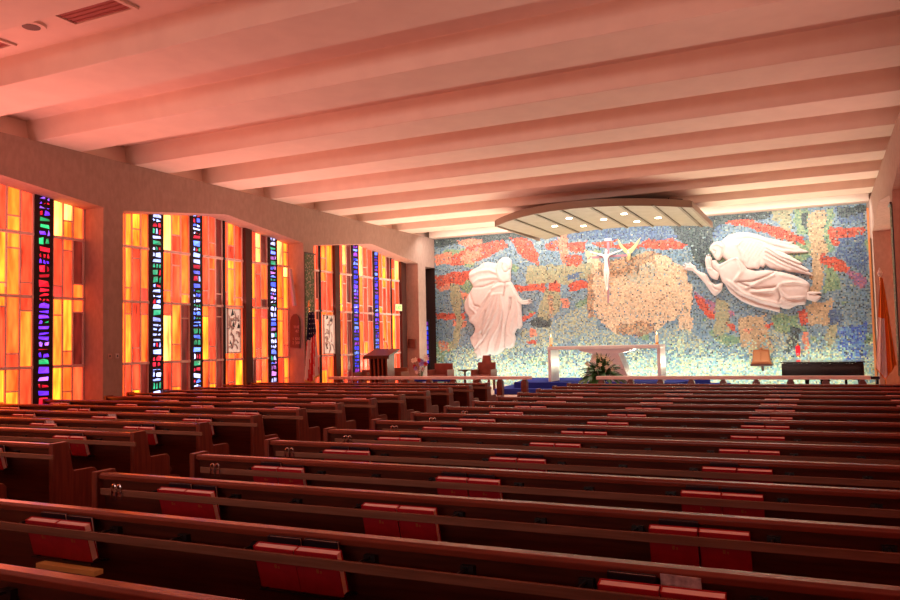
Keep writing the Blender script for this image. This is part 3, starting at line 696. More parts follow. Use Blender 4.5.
for x in (-6.75, -6.05, -5.35, -4.65, -4.0, -3.35, -2.85):
    yn = min(near, key=lambda p: abs(p[0]-x))[1]; yf = min(far, key=lambda p: abs(p[0]-x))[1]
    mb = MB(); mb.box(x+5.1-.03, yn-20, -.03, x+5.1+.03, yf-20, 0.0); mb.build('soffit_rib', M['canopy_rib'], sof)
CL = [(-6.26, 19.87), (-5.55, 18.8), (-5.6, 20.27), (-4.85, 19.46), (-4.2, 18.86), (-4.2, 20.3), (-3.6, 19.97)]
for x, y in CL:
    mb = MB(); mb.lathe([(.075, -.012), (.075, .0)], x+5.1, y-20, 20); mb.build('lamp', M['lamp'], sof)
    l = bpy.data.lights.new('canopy_spot', 'SPOT'); l.energy = 45; l.color = (1, .85, .65); l.spot_size = 1.6; l.shadow_soft_size = .06
    o = bpy.data.objects.new('canopy_spot', l); COL.objects.link(o); o.location = (x, y, 4.66)
for x in (-6.8, -3.5):
    mb = MB(); mb.tube([(x+5.1, 1.0, .42), (x+5.1, 1.0, .86)], .015); mb.build('hanger_rod', M['iron'], cn)

# ------------------------------------------------------------------ sanctuary
mb = MB(); mb.box(XL, 18.35, 0, XR, 23.78, .15); mb.box(XL, 18.75, .15, XR, 23.78, .30); tag(mb.build('trim_4', M['step'], bevel=.012), kind='structure')
mb = MB(); mb.prism([(-7.9, 19.4), (-2.9, 19.4), (-2.3, 22.6), (-8.3, 22.6)], .30, .45, 'z'); mb.prism([(-7.5, 19.8), (-3.3, 19.8), (-2.8, 22.4), (-7.9, 22.4)], .45, .60, 'z')
tag(mb.build('altar_platform', M['blue'], bevel=.012), kind='structure')

al = empty('altar', (-5.1, 20.5, .6), 'long white marble altar table with end slabs and tapered centre pedestal', 'altar')
AX0, AX1 = -6.64, -3.70
mb = MB(); mb.box(AX0+5.1, -.4, .84, AX1+5.1, .4, .93); mb.build('table_slab', M['marble'], al, bevel=.008)
for x in (AX0, AX1-.08):
    mb = MB(); mb.box(x+5.1, -.36, 0, x+5.1+.08, .36, .84); mb.build('end_slab', M['marble'], al, bevel=.006)
mb = MB(); mb.prism([(-.62, 0), (.6, 0), (.33, .72), (-.35, .72)], -.3, .3, 'y'); mb.build('pedestal', M['marble'], al, bevel=.01)
mb = MB(); mb.prism([(-.35, .72), (.35, .72), (.62, .79), (.72, .84), (-.72, .84), (-.62, .79)], -.34, .34, 'y'); mb.build('underslab', M['marble'], al, bevel=.006)
for i, (x, lab) in enumerate([(551, 'lit orange candle on the left end of the white altar'), (657, 'lit orange candle on the right end of the white altar')]):
    X = onY(20.5, x, 345)[0]
    cdl = empty('candle', (X, 20.5, 1.53), lab, 'candle', 'altar candles')
    mb = MB(); mb.lathe([(.06, 0), (.065, .015), (.03, .03), (.028, .06)], 0, 0, 16); mb.build('holder', M['brass'], cdl, smooth=False)
    mb = MB(); mb.lathe([(.036, .06), (.036, .24), (.02, .25)], 0, 0, 16); wx = mb.build('wax_column', M['wax'], cdl)
    mb = MB(); mb.lathe([(.003, .25), (.014, .28), (.009, .305), (.001, .34)], 0, 0, 10); mb.build('flame', M['flame'], wx, smooth=True)

# lily plant on a stand
PX, PY = -4.70, 18.15
ps = empty('plant_stand', (PX, PY, 0), 'small white marble pedestal under the lily plant before the altar', 'plant stand')
mb = MB(); mb.prism([(-.22, 0), (.22, 0), (.14, .58), (-.14, .58)], -.17, .17, 'y'); mb.build('column', M['marble'], ps, bevel=.01)
mb = MB(); mb.box(-.19, -.19, .58, .19, .19, .63); mb.build('stand_top', M['marble'], ps, bevel=.005)
pl = empty('potted_lily_plant', (PX, PY, .635), 'bushy dark green potted plant with cream flowers standing before the altar', 'plant')
mb = MB(); mb.lathe([(.09, 0), (.13, .12), (.15, .2), (.13, .2), (.12, .17)], 0, 0, 14); mb.build('foil_wrapped_pot', M['bluefoil'], pl)
lf = MB(); rl = random.Random(3)
for i in range(170):
    a = rl.uniform(0, 2*PI); el = rl.uniform(.1, 1.4); Ln = rl.uniform(.42, .72)*(1-.2*el/1.4); wd = rl.uniform(.035, .06)
    p = Vector((0, 0, .18)); d0 = Vector((math.cos(a)*math.cos(el), math.sin(a)*math.cos(el), math.sin(el)+.25)); sd = Vector((-math.sin(a), math.cos(a), rl.uniform(-.5, .5)))
    prev = None
    for s_ in range(6):
        t = s_/5; q = p+d0*(Ln*t)+Vector((0, 0, -.36*Ln*t*t*2*math.cos(el)))
        if math.hypot(q.x, q.y) < .3: q.z = max(q.z, .10); wv = wd*math.sin(PI*min(1, .15+t*.85))
        cur = (q-sd*wv, q+Vector((0, 0, -.008)), q+sd*wv)
        if prev:
            lf.face([prev[0], prev[1], cur[1], cur[0]]); lf.face([prev[1], prev[2], cur[2], cur[1]])
        prev = cur
lf.build('leaves', M['leaf'], pl, fix=False, smooth=True)
for i, (dx, dy, dz) in enumerate([(-.1,-.15,.62), (.0,-.12,.68), (.1,-.12,.66), (.02,-.2,.58), (.2,-.15,.6), (-.02,-.28,.38), (.2,-.25,.42), (-.3,-.12,.5), (.3,-.1,.36), (-.14,.05,.66), (.26,-.1,.52), (.06,-.3,.48)]):
    fl = MB()
    for k2 in range(6):
        a = 2*PI*k2/6+i; p = Vector((math.cos(a), -.3, math.sin(a)))*.065
        n_ = Vector((math.cos(a+.5), -.1, math.sin(a+.5)))*.035; m_ = Vector((math.cos(a-.5), -.1, math.sin(a-.5)))*.035
        fl.face([Vector((0, .03, 0)), n_, p, m_])
    fl.tube([(0, 0, 0), (-dx*.3, -dy*.3, -.14)], .006, 5)
    fl.build('flower', M['petal'], pl, loc=(dx, dy, dz), fix=False)

# tabernacle, sanctuary lamp, piano
sh = empty('wall_shelf', (-1.35, 23.5, 1.02), 'small dark shelf on the mosaic under the bronze box', 'shelf')
xa = onY(23.5, 751, 364)[0]; xb = onY(23.5, 773, 364)[0]; zs_ = onY(23.5, 762, 364)[1]
sh.location = ((xa+xb)/2, 23.5, zs_)
mb = MB(); mb.box(-(xb-xa)/2, -.28, -.05, (xb-xa)/2, .28, 0); mb.build('shelf_board', M['wood_dark'], sh, bevel=.005)
mb = MB(); mb.prism([(0, -.05), (.28, -.05), (.28, -.2)], -.03, .03, 'x'); mb.build('bracket', M['wood_dark'], sh)
tb = empty('tabernacle_box', ((xa+xb)/2, 23.45, zs_), 'bronze orange box with sloping sides on the wall shelf by the piano', 'box')
mb = MB(); mb.prism([(-.27, 0), (.27, 0), (.22, .12), (.2, .40), (-.2, .40), (-.22, .12)], -.18, .18, 'y'); mb.build('body', M['bronze'], tb, bevel=.01)
for s_ in (-1, 1):
    mb = MB(); mb.box(s_*.1-.085, -.2, .1, s_*.1+.085, -.18, .36); mb.build('door', M['bronze'], tb, bevel=.004)
mb = MB(); mb.lathe([(.02, .40), (.05, .41), (.02, .46)], 0, 0, 12); mb.build('finial', M['bronze'], tb)
X, Z = onY(23.5, 798.5, 362)
sl = empty('sanctuary_lamp', (X, 23.5, Z), 'small red glass lamp on a bracket above the piano', 'lamp')
mb = MB(); mb.lathe([(.045, .18), (.06, .26), (.06, .42), (.05, .44)], 0, 0, 16); mb.build('red_glass', M['redglass'], sl, smooth=True)
mb = MB(); mb.lathe([(.08, .13), (.06, .15), (.03, .18)], 0, 0, 16); mb.tube([(0, 0, .15), (0, .27, .15)], .012); mb.build('bracket', M['brass'], sl)
mb = MB(); mb.lathe([(.02, .44), (.045, .46), (.01, .52)], 0, 0, 12); mb.build('lid', M['brass'], sl)

pn = empty('grand_piano', (.0, 20.6, .30), 'black lacquered grand piano with closed lid standing in front of the mosaic', 'piano')
def piano_outline(g=0):
    return [(-.90-g, -.70-g), (.80+g, -.70-g), (.82+g, .1), (.82+g, .35+g), (.6, .55+g), (.2, .75+g), (-.1, 1.0+g), (-.35, 1.2+g), (-.7, 1.22+g), (-.88-g, 1.0+g)]
mb = MB(); mb.prism(piano_outline(), .42, .74, 'z'); mb.build('case', M['ebony'], pn, bevel=.012)
mb = MB(); mb.prism(piano_outline(.02), .745, .775, 'z'); mb.build('lid', M['ebony'], pn, bevel=.006)
for x, y in ((-.72, -.5), (.72, -.5), (-.4, .95)):
    mb = MB(); mb.prism([(x-.06, .42), (x+.06, .42), (x+.035, .0), (x-.035, .0)], y-.05, y+.05, 'y'); mb.build('leg', M['ebony'], pn, bevel=.01)
mb = MB(); mb.box(-.1, -.35, .08, .1, -.3, .42); mb.box(-.12, -.42, .05, .12, -.25, .1); mb.build('pedal_lyre', M['ebony'], pn)
pb = empty('piano_bench', (.72, 19.45, .30), 'black piano bench in front of the grand piano', 'bench')
mb = MB(); mb.box(-.35, -.17, .40, .35, .17, .47); mb.build('seat', M['ebony'], pb, bevel=.02)
for x in (-.3, .3):
    for y in (-.13, .13):
        mb = MB(); mb.box(x-.025, y-.025, 0, x+.025, y+.025, .40); mb.build('leg', M['ebony'], pb)
tb2 = [onY(20.6, 785, 361), onY(20.6, 862, 361)]

# celebrant chairs and little table
def chair(x, y, z, w_, h_, crest, label, m, rz=PI):
    c = empty('sanctuary_chair', (x, y, z), label, 'chair', 'sanctuary chairs', rz=0)
    mb = MB(); mb.box(-w_/2, -.25, .36, w_/2, .25, .44); mb.build('seat', m, c, bevel=.02)
    mb = MB()
    pr = [(-w_/2, .40), (w_/2, .40), (w_/2, h_)]
    if crest: pr += [(w_*.26, h_), (w_*.2, h_+crest), (-w_*.2, h_+crest), (-w_*.26, h_)]
    pr += [(-w_/2, h_)]
    mb.prism(pr, .2, .26, 'y'); mb.build('backrest', m, c, bevel=.01)
    for s_ in (-1, 1):
        mb = MB(); mb.box(s_*w_/2-.03, -.24, .36, s_*w_/2+.03, .24, .60); mb.build('armrest', m, c, bevel=.01)
        for yy in (-.2, .2):
            mb = MB(); mb.box(s_*(w_/2-.05)-.03, yy-.03, 0, s_*(w_/2-.05)+.03, yy+.03, .36); mb.build('leg', m, c)
def at(x, y, Y): a = onY(Y, x, y); return a
x_, z_ = at(486.5, 366, 21.3); chair(x_, 21.1, .30, .56, .80, .2, 'red-brown chair with a raised crest at the centre of its back', M['chair'])
x_, z_ = at(443.5, 366, 21.3); chair(x_, 21.1, .30, .60, .78, 0, 'wide red-brown chair with a flat back beside the small round table', M['chair'])
x_, _ = at(368, 372, 19.6); chair(x_, 19.4, .30, .42, .66, 0, 'tan wooden chair on the left of the lectern', M['tan_wood'])
x_, _ = at(400, 372, 20.0); chair(x_, 19.8, .30, .50, .70, 0, 'tan wooden chair on the right of the lectern', M['tan_wood'])
x_, _ = at(465, 375, 20.3)
st = empty('side_table', (x_, 20.3, .30), 'small dark round side table between the two red-brown chairs', 'table')
mb = MB(); mb.lathe([(.2, .60), (.2, .63)], 0, 0, 20); mb.build('table_top', M['wood_dark'], st)
mb = MB(); mb.lathe([(.16, 0), (.14, .03), (.03, .06), (.035, .3), (.025, .55), (.1, .60)], 0, 0, 14); mb.build('stem', M['wood_dark'], st, smooth=True)

# lectern
x_, _ = at(382, 370, 19.0)
lc = empty('lectern', (x_, 19.0, .30), 'dark brown wooden lectern with slanted top on upright fins', 'lectern')
mb = MB(); mb.prism([(-.30, 1.02), (.30, 1.20), (.30, 1.26), (-.30, 1.08)], -.4, .4, 'x'); 
mb.build('slanted_top', M['wood_dark'], lc, bevel=.008)
mb = MB(); mb.box(-.41, -.33, .99, .41, -.29, 1.06); mb.build('book_ledge', M['wood_dark'], lc)
for i in range(5):
    x = -.26+i*.13
    mb = MB(); mb.prism([(-.16, 0), (.16, 0), (.24, 1.16), (-.22, 1.02)], x-.025, x+.025, 'x'); mb.build('fin', M['wood_end'], lc, bevel=.006)
mb = MB(); mb.box(-.24, .0, .0, .24, .04, 1.05); mb.build('core_panel', M['wood_dark'], lc)
mb = MB(); mb.box(-.38, -.22, 0, .38, .22, .06); mb.build('base', M['wood_dark'], lc, bevel=.008)
mb = MB(); mb.tube([(.1, .2, 1.22), (.1, .12, 1.38), (.1, -.02, 1.5)], .008); mb.lathe([(.012, 1.49), (.02, 1.5), (.02, 1.55), (.01, 1.56)], .1, -.03, 10); mb.build('microphone', M['iron'], lc)
mk = empty('blue_bench', (-10.25, 20.6, .30), 'low blue upholstered bench behind the rail near the lectern', 'bench')
mb = MB(); mb.box(-.6, -.15, .28, .6, .15, .38); mb.build('cushion', M['blue'], mk, bevel=.02)
for s_ in (-.5, .5):
    mb = MB(); mb.box(s_-.03, -.13, 0, s_+.03, .13, .28); mb.build('leg', M['wood_dark'], mk)

# flower arrangement by the third column
x_, _ = at(421, 372, 21.2)
fa = empty('flower_arrangement', (x_, 21.2, .30), 'red, white and lilac flower arrangement beside the third column', 'flowers')
mb = MB(); mb.lathe([(.10, 0), (.14, .1), (.12, .3), (.1, .34)], 0, 0, 12); mb.build('vase', M['violetfoil'], fa)
for i in range(15):
    a = rl.uniform(0, 2*PI); r_ = rl.uniform(.05, .3); h = rl.uniform(.45, .98)
    mb = MB(); mb.tube([(0, 0, .3), (math.cos(a)*r_*.6, math.sin(a)*r_*.6, h*.8), (math.cos(a)*r_, math.sin(a)*r_, h)], .006, 5, mi=1)
    for k2 in range(6):
        t = 2*PI*k2/6; c0_ = Vector((math.cos(a)*r_, math.sin(a)*r_, h))
        mb.face([c0_, c0_+Vector((math.cos(t)*.05, -.03, math.sin(t)*.06)), c0_+Vector((math.cos(t+.5)*.085, -.01, math.sin(t+.5)*.085)), c0_+Vector((math.cos(t+1)*.05, -.03, math.sin(t+1)*.06))])
    mb.build('flower', [[M['ivory'], M['petal'], M['violetfoil'], M['red']][i % 4], M['leaf']], fa, fix=False)

# altar rail
RY = 17.4
def rail(x0, x1, label, posts):
    r_ = empty('altar_rail', ((x0+x1)/2, RY, 0), label, 'railing', 'altar rails'); cx = (x0+x1)/2
    mb = MB(); mb.box(x0-cx, -.11, .80, x1-cx, .11, .87); mb.build('marble_top', M['railtop'], r_, bevel=.008)
    for x in posts:
        mb = MB(); mb.prism([(x-cx-.07, 0), (x-cx+.07, 0), (x-cx+.07, .74), (x-cx+.03, .80), (x-cx-.03, .80), (x-cx-.07, .74)], -.07, .07, 'y'); mb.build('post', M['wood_end'], r_, bevel=.006)
    return r_
rail(-11.70, -6.17, 'pale marble-topped altar rail on the left, in front of the lectern and chairs', [-11.4, -10.75, -10.1, -9.45, -8.8, -8.15, -7.5, -6.93, -6.32])
rail(-4.60, .80, 'pale marble-topped altar rail on the right, in front of the altar and piano', [-4.5+.645*i for i in range(9)])

# ------------------------------------------------------------------ pews
def make_pew(x0, x1, pairs, clip_left, label):
    r_ = empty('pew', (0, 0, 0), label, 'pew')
    a, c_ = x0+.05, x1-.05
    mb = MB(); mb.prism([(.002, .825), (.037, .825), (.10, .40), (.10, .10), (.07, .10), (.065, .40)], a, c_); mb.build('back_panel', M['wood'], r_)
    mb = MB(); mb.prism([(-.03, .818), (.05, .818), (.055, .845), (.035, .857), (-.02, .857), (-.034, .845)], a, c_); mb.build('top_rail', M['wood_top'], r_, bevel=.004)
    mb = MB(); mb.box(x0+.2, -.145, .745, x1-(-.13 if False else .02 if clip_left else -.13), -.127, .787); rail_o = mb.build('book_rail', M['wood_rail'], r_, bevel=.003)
    mb = MB(); mb.prism([(.10, .43), (.50, .45), (.52, .42), (.50, .40), (.10, .39)], a, c_); mb.build('seat', M['wood'], r_, bevel=.006)
    pe = [(-.03, 0), (-.04, .45), (-.045, .866), (.11, .868), (.13, .82), (.165, .625), (.18, .60), (.40, .60), (.43, .57), (.45, .0)]
    for s_, x in ((0, x0), (1, x1-.05)):
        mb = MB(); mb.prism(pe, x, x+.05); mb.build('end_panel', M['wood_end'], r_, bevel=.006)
    mb = MB(); mb.box(a+.15, -.20, .22, c_-.15, -.12, .32); mb.build('kneeler', M['vinyl'], r_, bevel=.015)
    n = 4
    for i in range(n):
        x = a+(c_-a)*(i+.5)/n
        mb = MB(); mb.prism([(.045, 0), (.045, .42), (.42, .40), (.36, 0)], x-.03, x+.03); mb.prism([(.015, .40), (.015, .0), (.06, .0), (.06, .40)], x-.035, x+.035); mb.prism([(-.12, .30), (-.12, .24), (.03, .02), (.03, .1)], x-.015, x+.015); mb.build('support', M['wood_dark'], r_)
    bx = []
    for p in pairs: bx += [p-.07, p+.53, p+.98]
    for x in bx:
        if x > c_-.15 or x < a+.1: continue
        mb = MB(); mb.box(x-.028, -.02, .735, x+.028, .025, .785); mb.tube([(x, -.02, .775), (x-.004, -.08, .775), (x-.012, -.128, .758)], .006, 6); mb.build('rail_bracket', M['iron'], rail_o)
    for p in pairs:
        mb = MB(); mb.box(p+.0, -.08, .600, p+.44, -.072, .608); mb.box(p+.0, .015, .600, p+.44, .03, .608)
        for q in (p+.02, p+.22, p+.42): mb.tube([(q, -.078, .604), (q, .03, .604)], .004, 6)
        mb.build('book_cradle', M['iron'], r_)
    xc = x0+.33 if clip_left else x1-.0
    cl = MB()
    for dx in (0, .045):
        pts = []
        for t in range(9):
            u = t/8*PI; pts.append((xc+dx+math.cos(u)*.016, -.155, .80+math.sin(u)*.02))
        pts = [(xc+dx+.024, -.155, .725)]+pts+[(xc+dx-.024, -.155, .725)]
        cl.tube(pts, .0042, 6)
    cl.box(xc-.03, -.152, .745, xc+.075, -.146, .775)
    if clip_left: cl.build('hat_clip', M['chrome'], rail_o)
    return r_
ORD = ['front', 'second', 'third', 'fourth', 'fifth', 'sixth', 'seventh', 'eighth', 'ninth', 'tenth', 'eleventh', 'twelfth', 'thirteenth', 'fourteenth', 'fifteenth']
RP = [-3.79, -2.30, -.765, .765]
LP = [-11.88, -10.33, -8.76, -7.19]
def row_word(k, last, block):
    n = last-k      # 0 = front
    return ('front pew' if n == 0 else ORD[n]+' pew from the front')+' in the '+block+' block'
def book_mb(w_, h_, t_, m1, m2):
    """cover (three faces thick) and page block, standing on its lower edge, spine on the left"""
    cv = MB(); cv.box(0, 0, 0, w_, .004, h_); cv.box(0, t_-.004, 0, w_, t_, h_); cv.box(0, 0, 0, .005, t_, h_)
    pg = MB(); pg.box(.005, .004, .004, w_-.004, t_-.004, h_-.004)
    return cv, pg
bks = {}
def book_proto(kind):
    nm, w_, h_, t_, m_ = {'h': ('hymnal', .215, .195, .042, M['red']), 's': ('missalette', .175, .20, .018, M['black']), 'p': ('leaflet', .14, .19, .004, M['paper'])}[kind]
    r_ = empty(nm, (0, 0, 0)); cv, pg = book_mb(w_, h_, t_, None, None)
    if kind == 'p':
        mb = MB(); mb.box(0, 0, 0, w_, t_, h_); mb.build('sheet', M['paper'], r_)
    else:
        cv_o = cv.build('cover', m_, r_); pg.build('pages', M['pages'], r_)
        if kind == 'h':
            g_ = MB(); g_.box(.10, -.0012, .10, .112, 0, .118); g_.box(.118, -.0012, .10, .126, 0, .112); g_.build('gold_mark', M['gold_letter'], cv_o)
    return r_
rb = random.Random(21)
usedp = {}
def place_book(kind, x, Y, y, z, tilt, rz, label, group):
    if kind not in bks: bks[kind] = book_proto(kind); o = bks[kind]
    else: o = copy_tree(bks[kind])
    o.location = (x, Y+y, z); o.rotation_euler = (tilt, 0, rz)
    tag(o, label, 'book' if kind != 'p' else 'leaflet', group)
RCK = {'right': ['leftmost', 'second', 'third', 'rightmost'], 'left': ['leftmost', 'second', 'third', 'rightmost']}
def fill_books(pairs, Y, k, last, block, xmax, big):
    rw = ('front' if last-k == 0 else ORD[last-k])
    for i, p in enumerate(pairs):
        rk = RCK[block][i]
        n = 2
        place = '%s rack of the %s block\'s %s row%s' % (rk, block, rw, '' if last == k else ' from the front')
        for j in range(2):
            side = 'left' if j == 0 else 'right'
            place_book('h', p+j*.222+rb.uniform(-.004, .004), Y, -.068+rb.uniform(-.004, .004), .614, .27+rb.uniform(-.02, .02), rb.uniform(-.012, .012),
                       '%s red hymnal in the %s' % (side, place), 'red hymnals in the pew racks')
        q = rb.random()
        if q < .85:
            x = p+rb.uniform(.01, .045)+(.16 if .62 < q < .75 else 0)
            place_book('s', x, Y, -.022, .635, .18, rb.uniform(-.015, .015), 'black book in the %s' % place, 'black books in the pew racks')
            if q < .5:
                place_book('s', min(x, p+.04)+.195, Y, -.020, .632+rb.uniform(-.01, .01), .18, rb.uniform(-.03, .03), 'right-hand black book, %s' % place, 'black books in the pew racks')
            elif q < .62 and big:
                place_book('p', x+.19, Y, -.018, .655, .18, rb.uniform(-.05, .05), 'white leaflet, %s' % place, 'leaflets in the pew racks')
proto_pews = {}
def put_pew(block, k, Y, x0, x1, pairs, last):
    key = (block, x0, x1)
    lab = 'dark cherry wooden pew, '+row_word(k, last, block)
    if key not in proto_pews:
        o = make_pew(x0, x1, pairs, block == 'right', lab); proto_pews[key] = o
    else:
        o = copy_tree(proto_pews[key]); o['label'] = lab
    o['group'] = 'pews of the %s block' % block
    o.location = (0, Y, 0)
    fill_books(pairs, Y, k, last, block, x1, k < 5)
for k in range(-1, 14):
    Y = 2.924+.9*k
    narrow = any(a-.5 < Y < c_+.2 for a, c_ in COLS)
    x1 = 1.2 if narrow else 1.68
    put_pew('right', k, Y, -4.45, x1, RP[:3] if narrow else RP, 13)
for k in range(-2, 12):
    Y = 4.851+.9*k
    narrow = any(a-.5 < Y < c_+.2 for a, c_ in COLS)
    x0 = -11.70 if narrow else -12.15
    put_pew('left', k, Y, x0, -6.14, LP if not narrow else LP[1:], 11)

lf_ = empty('yellow_light_strip', (-3.47, 2.924-.105, .572), 'long yellow strip of painted light below the red hymnals at the bottom left', 'leaflet')  # added strip; a yellow light spot on the pew painted as its colour
mb = MB(); mb.box(-.21, -.03, 0, .21, .022, .024); mb.build('light_strip', M['yellow_light'], lf_)

# ------------------------------------------------------------------ flags
def flag_mesh(name, X, Y, ztop, zbot, wtop, wbot, colf, parent, nu=40, nv=60, lean=0.0):
    mb = MB(); G = {}
    for i in range(nu+1):
        for j in range(nv+1):
            u = i/nu; v = j/nv
            wd = wtop+(wbot-wtop)*v**.8
            amp = .02+.05*v
            x = (u-.5)*wd+lean*v
            y = amp*math.sin(u*PI*6.5+v*1.3)+.02*math.sin(u*17)
            z = ztop-(ztop-zbot)*(v*(1-.13*abs(u-.42)*v*2))
            G[i, j] = (x, y, z)
    for i in range(nu):
        for j in range(nv):
            mb.face([G[i, j], G[i+1, j], G[i+1, j+1], G[i, j+1]], colf((i+.5)/nu, (j+.5)/nv))
    o = mb.build(name, M['cloth'], parent, fix=False, smooth=True); return o
def us(u, v):
    if v > .965: return (.75, .45, .12)
    if v < .42-.12*u:
        iu, iv = int(u*40), int(v*60)
        if iu % 5 == 2 and iv % 4 == 1: return (.8, .8, .85)
        return (.012, .014, .055)
    s_ = int((u*9.5+v*1.6)) % 2
    return (.62, .03, .035) if s_ == 0 else (.85, .72, .68)
fy = 15.75; fx = onY(fy, 312, 385)[0]
zt_ = onY(fy, 315, 312)[1]; zb_ = onY(fy, 320, 386)[1]
f1 = empty('american_flag', (fx, fy, 0), 'draped stars and stripes flag on a pole beside the second column', 'flag')
flag_mesh('flag_cloth', 0, 0, zt_, max(zb_, .55), .16, .46, us, f1, lean=-.02)
mb = MB(); mb.tube([(-.06, .06, .04), (-.10, .06, zt_+.12)], .014, 10); mb.build('pole', M['brass'], f1)
mb = MB(); mb.lathe([(.16, 0), (.15, .03), (.04, .06), (.02, .12)], -.06, .06, 18); mb.build('base', M['brass'], f1)
mb = MB(); mb.lathe([(.01, zt_+.10), (.035, zt_+.14), (.03, zt_+.2), (.004, zt_+.3)], -.10, .06, 12); mb.build('finial', M['brass'], f1)
def pap(u, v):
    if v > .975: return (.8, .25, .05)
    return (.95, .25, .04) if (u > .55 or v < .40) else (.95, .78, .72)
py_, px_ = 16.75, 1.04
z1_ = 3.02
f2 = empty('orange_and_white_flag', (px_, py_, 0), 'orange and white flag draped on a pole at the right wall', 'flag')
flag_mesh('flag_cloth', 0, 0, 2.72, .82, .03, .34, pap, f2, lean=.0)
mb = MB(); mb.tube([(-.02, .07, .04), (-.02, .07, 2.76)], .014, 10); mb.build('pole', M['brass'], f2)
mb = MB(); mb.lathe([(.01, 2.74), (.035, 2.78), (.045, 2.82), (.006, 2.92)], -.02, .07, 12); mb.build('finial', M['ivory'], f2)
mb = MB(); mb.lathe([(.16, 0), (.15, .03), (.04, .06), (.02, .12)], -.02, .07, 18); mb.build('base', M['brass'], f2)
# patterned hangings on the columns
def tapestry(x, y0, y1, z0, z1, s_, label):
    t = empty('tapestry', (x, (y0+y1)/2, z0), label, 'tapestry', 'green hangings on the columns')
    rt = random.Random(8); mb = MB(); n1, n2 = 10, 90
    for i in range(n1):
        for j in range(n2):
            ya = (i/n1-.5)*(y1-y0); yb_ = ((i+1)/n1-.5)*(y1-y0); za = (z1-z0)*j/n2; zb2 = (z1-z0)*(j+1)/n2
            c0_ = rt.choice([(.10, .13, .06), (.14, .17, .08), (.07, .11, .06), (.2, .22, .12), (.10, .13, .06), (.35, .25, .2)])
            mb.face([(s_*.02, ya, za), (s_*.02, yb_, za), (s_*.02, yb_, zb2), (s_*.02, ya, zb2)], c0_)
    mb.build('woven_cloth', M['greencloth'], t, fix=False)
    mb = MB(); mb.tube([(s_*.03, -(y1-y0)/2-.03, z1-z0+.01), (s_*.03, (y1-y0)/2+.03, z1-z0+.01)], .02); mb.build('hanging_rod', M['wood_dark'], t)
    mb = MB(); mb.box(min(0, s_*.012), -(y1-y0)/2, 0, max(0, s_*.012), (y1-y0)/2, z1-z0); mb.build('backing', M['wood_dark'], t)
tapestry(XL, 16.38, 16.78, .9, 4.02, 1, 'narrow green patterned hanging behind the stars and stripes flag')
tapestry(XR, 16.38, 16.78, .9, 4.05, -1, 'narrow green patterned hanging on the right-hand column')

# ------------------------------------------------------------------ wall fittings
def lettering(name, text, size, ext, m, parent, loc, rot, center=False):
    cu = bpy.data.curves.new(name, 'FONT'); cu.body = text; cu.size = size; cu.extrude = ext
    if center: cu.align_x = 'CENTER'
    o = bpy.data.objects.new(name, cu); COL.objects.link(o)
    bpy.context.view_layer.update()
    me = bpy.data.meshes.new_from_object(o.evaluated_get(bpy.context.evaluated_depsgraph_get()))
    bpy.data.objects.remove(o)
    me.materials.clear(); me.materials.append(m)
    o = bpy.data.objects.new(name, me); COL.objects.link(o); o.parent = parent; o.location = loc; o.rotation_euler = rot
    return o
def facepoly(name, pts, Yp, th, m, parent, base, bevel=0):
    mb = MB(); mb.prism([onY(Yp, *p) for p in pts], Yp-th, Yp, 'y'); mb.xf(Matrix.Translation(-base)); return mb.build(name, m, parent, bevel=bevel)
YF = 16.325
bs = Vector((*[onY(YF, 296, 331)[0]], YF, onY(YF, 296, 331)[1]))
hb = empty('hymn_board', tuple(bs), 'brown arched hymn number board on the second column', 'sign')
hbo = facepoly('board', [(291,347.5),(291,322),(292,317),(294.5,314.2),(297,314.2),(299.3,317),(300.3,322),(300.3,348)], YF, .04, M['plaque'], hb, bs, .004)
for i, (xx, yy, tx) in enumerate([(293.4, 328.5, 'THE'), (295.4, 332.5, '42'), (292.4, 340.2, '1'), (295.2, 340.2, '510'), (292.4, 344.2, '2'), (295.2, 344.2, '388')]):
    a = onY(YF-.045, xx, yy); lettering('hymn_number', tx, .10, .003, M['number'], hbo, (a[0]-bs.x, -.045, a[1]-bs.z), (PI/2, 0, 0))
bs2 = Vector((onY(YF, 293, 288)[0], YF, onY(YF, 293, 288)[1]))
cs_ = empty('column_loudspeaker', tuple(bs2), 'slim pale loudspeaker tilted on the second column', 'loudspeaker')
facepoly('case', [(290.3,269),(292.2,269),(296.8,305.5),(294.2,306.5)], YF-.08, .09, M['speakerw'], cs_, bs2, .01)
mb = MB(); mb.box(.0, -.08, .0, .04, 0, .06); mb.build('bracket', M['iron'], cs_)
sp = empty('wall_loudspeaker', (XG+.25, 22.57, 2.0), 'small square brown box on the third column', 'box')
bs3 = Vector((onY(22.57, 412, 343)[0], 22.57, onY(22.57, 412, 343)[1])); sp.location = bs3
facepoly('case', [(408.8,339),(415.8,339.3),(415.8,348.5),(408.8,348.2)], 22.57, .08, M['wood_end'], sp, bs3, .006)
facepoly('grille', [(409.6,340),(415.1,340.3),(415.1,347.6),(409.6,347.3)], 22.48, .01, M['plaque'], sp, bs3)
for i, (yy, lab) in enumerate([(10.36, 'dark round thermostat on the first column'), (10.53, 'pale switch plate on the first column')]):
    sw = empty('wall_switch' if i else 'thermostat', (XL, yy, 1.57), lab, 'switch')
    mb = MB(); mb.box(0, -.04, -.045, .015, .04, .045); mb.build('plate', M['switch'] if i else M['number'], sw, bevel=.004)
    mb = MB(); mb.box(.015, -.012, -.018, .022, .012, .018); mb.build('toggle', M['iron'], sw)
ex = empty('exit_sign', (-12.13, 21.9, 2.83), 'small lit green exit sign high on the third window', 'sign')
mb = MB(); mb.box(-.03, -.22, -.1, .02, .22, .12); mb.build('case', M['speakerw'], ex, bevel=.005)
mb = MB(); mb.box(.02, -.20, -.08, .024, .20, .10); exf = mb.build('lit_face', M['exitface'], ex)
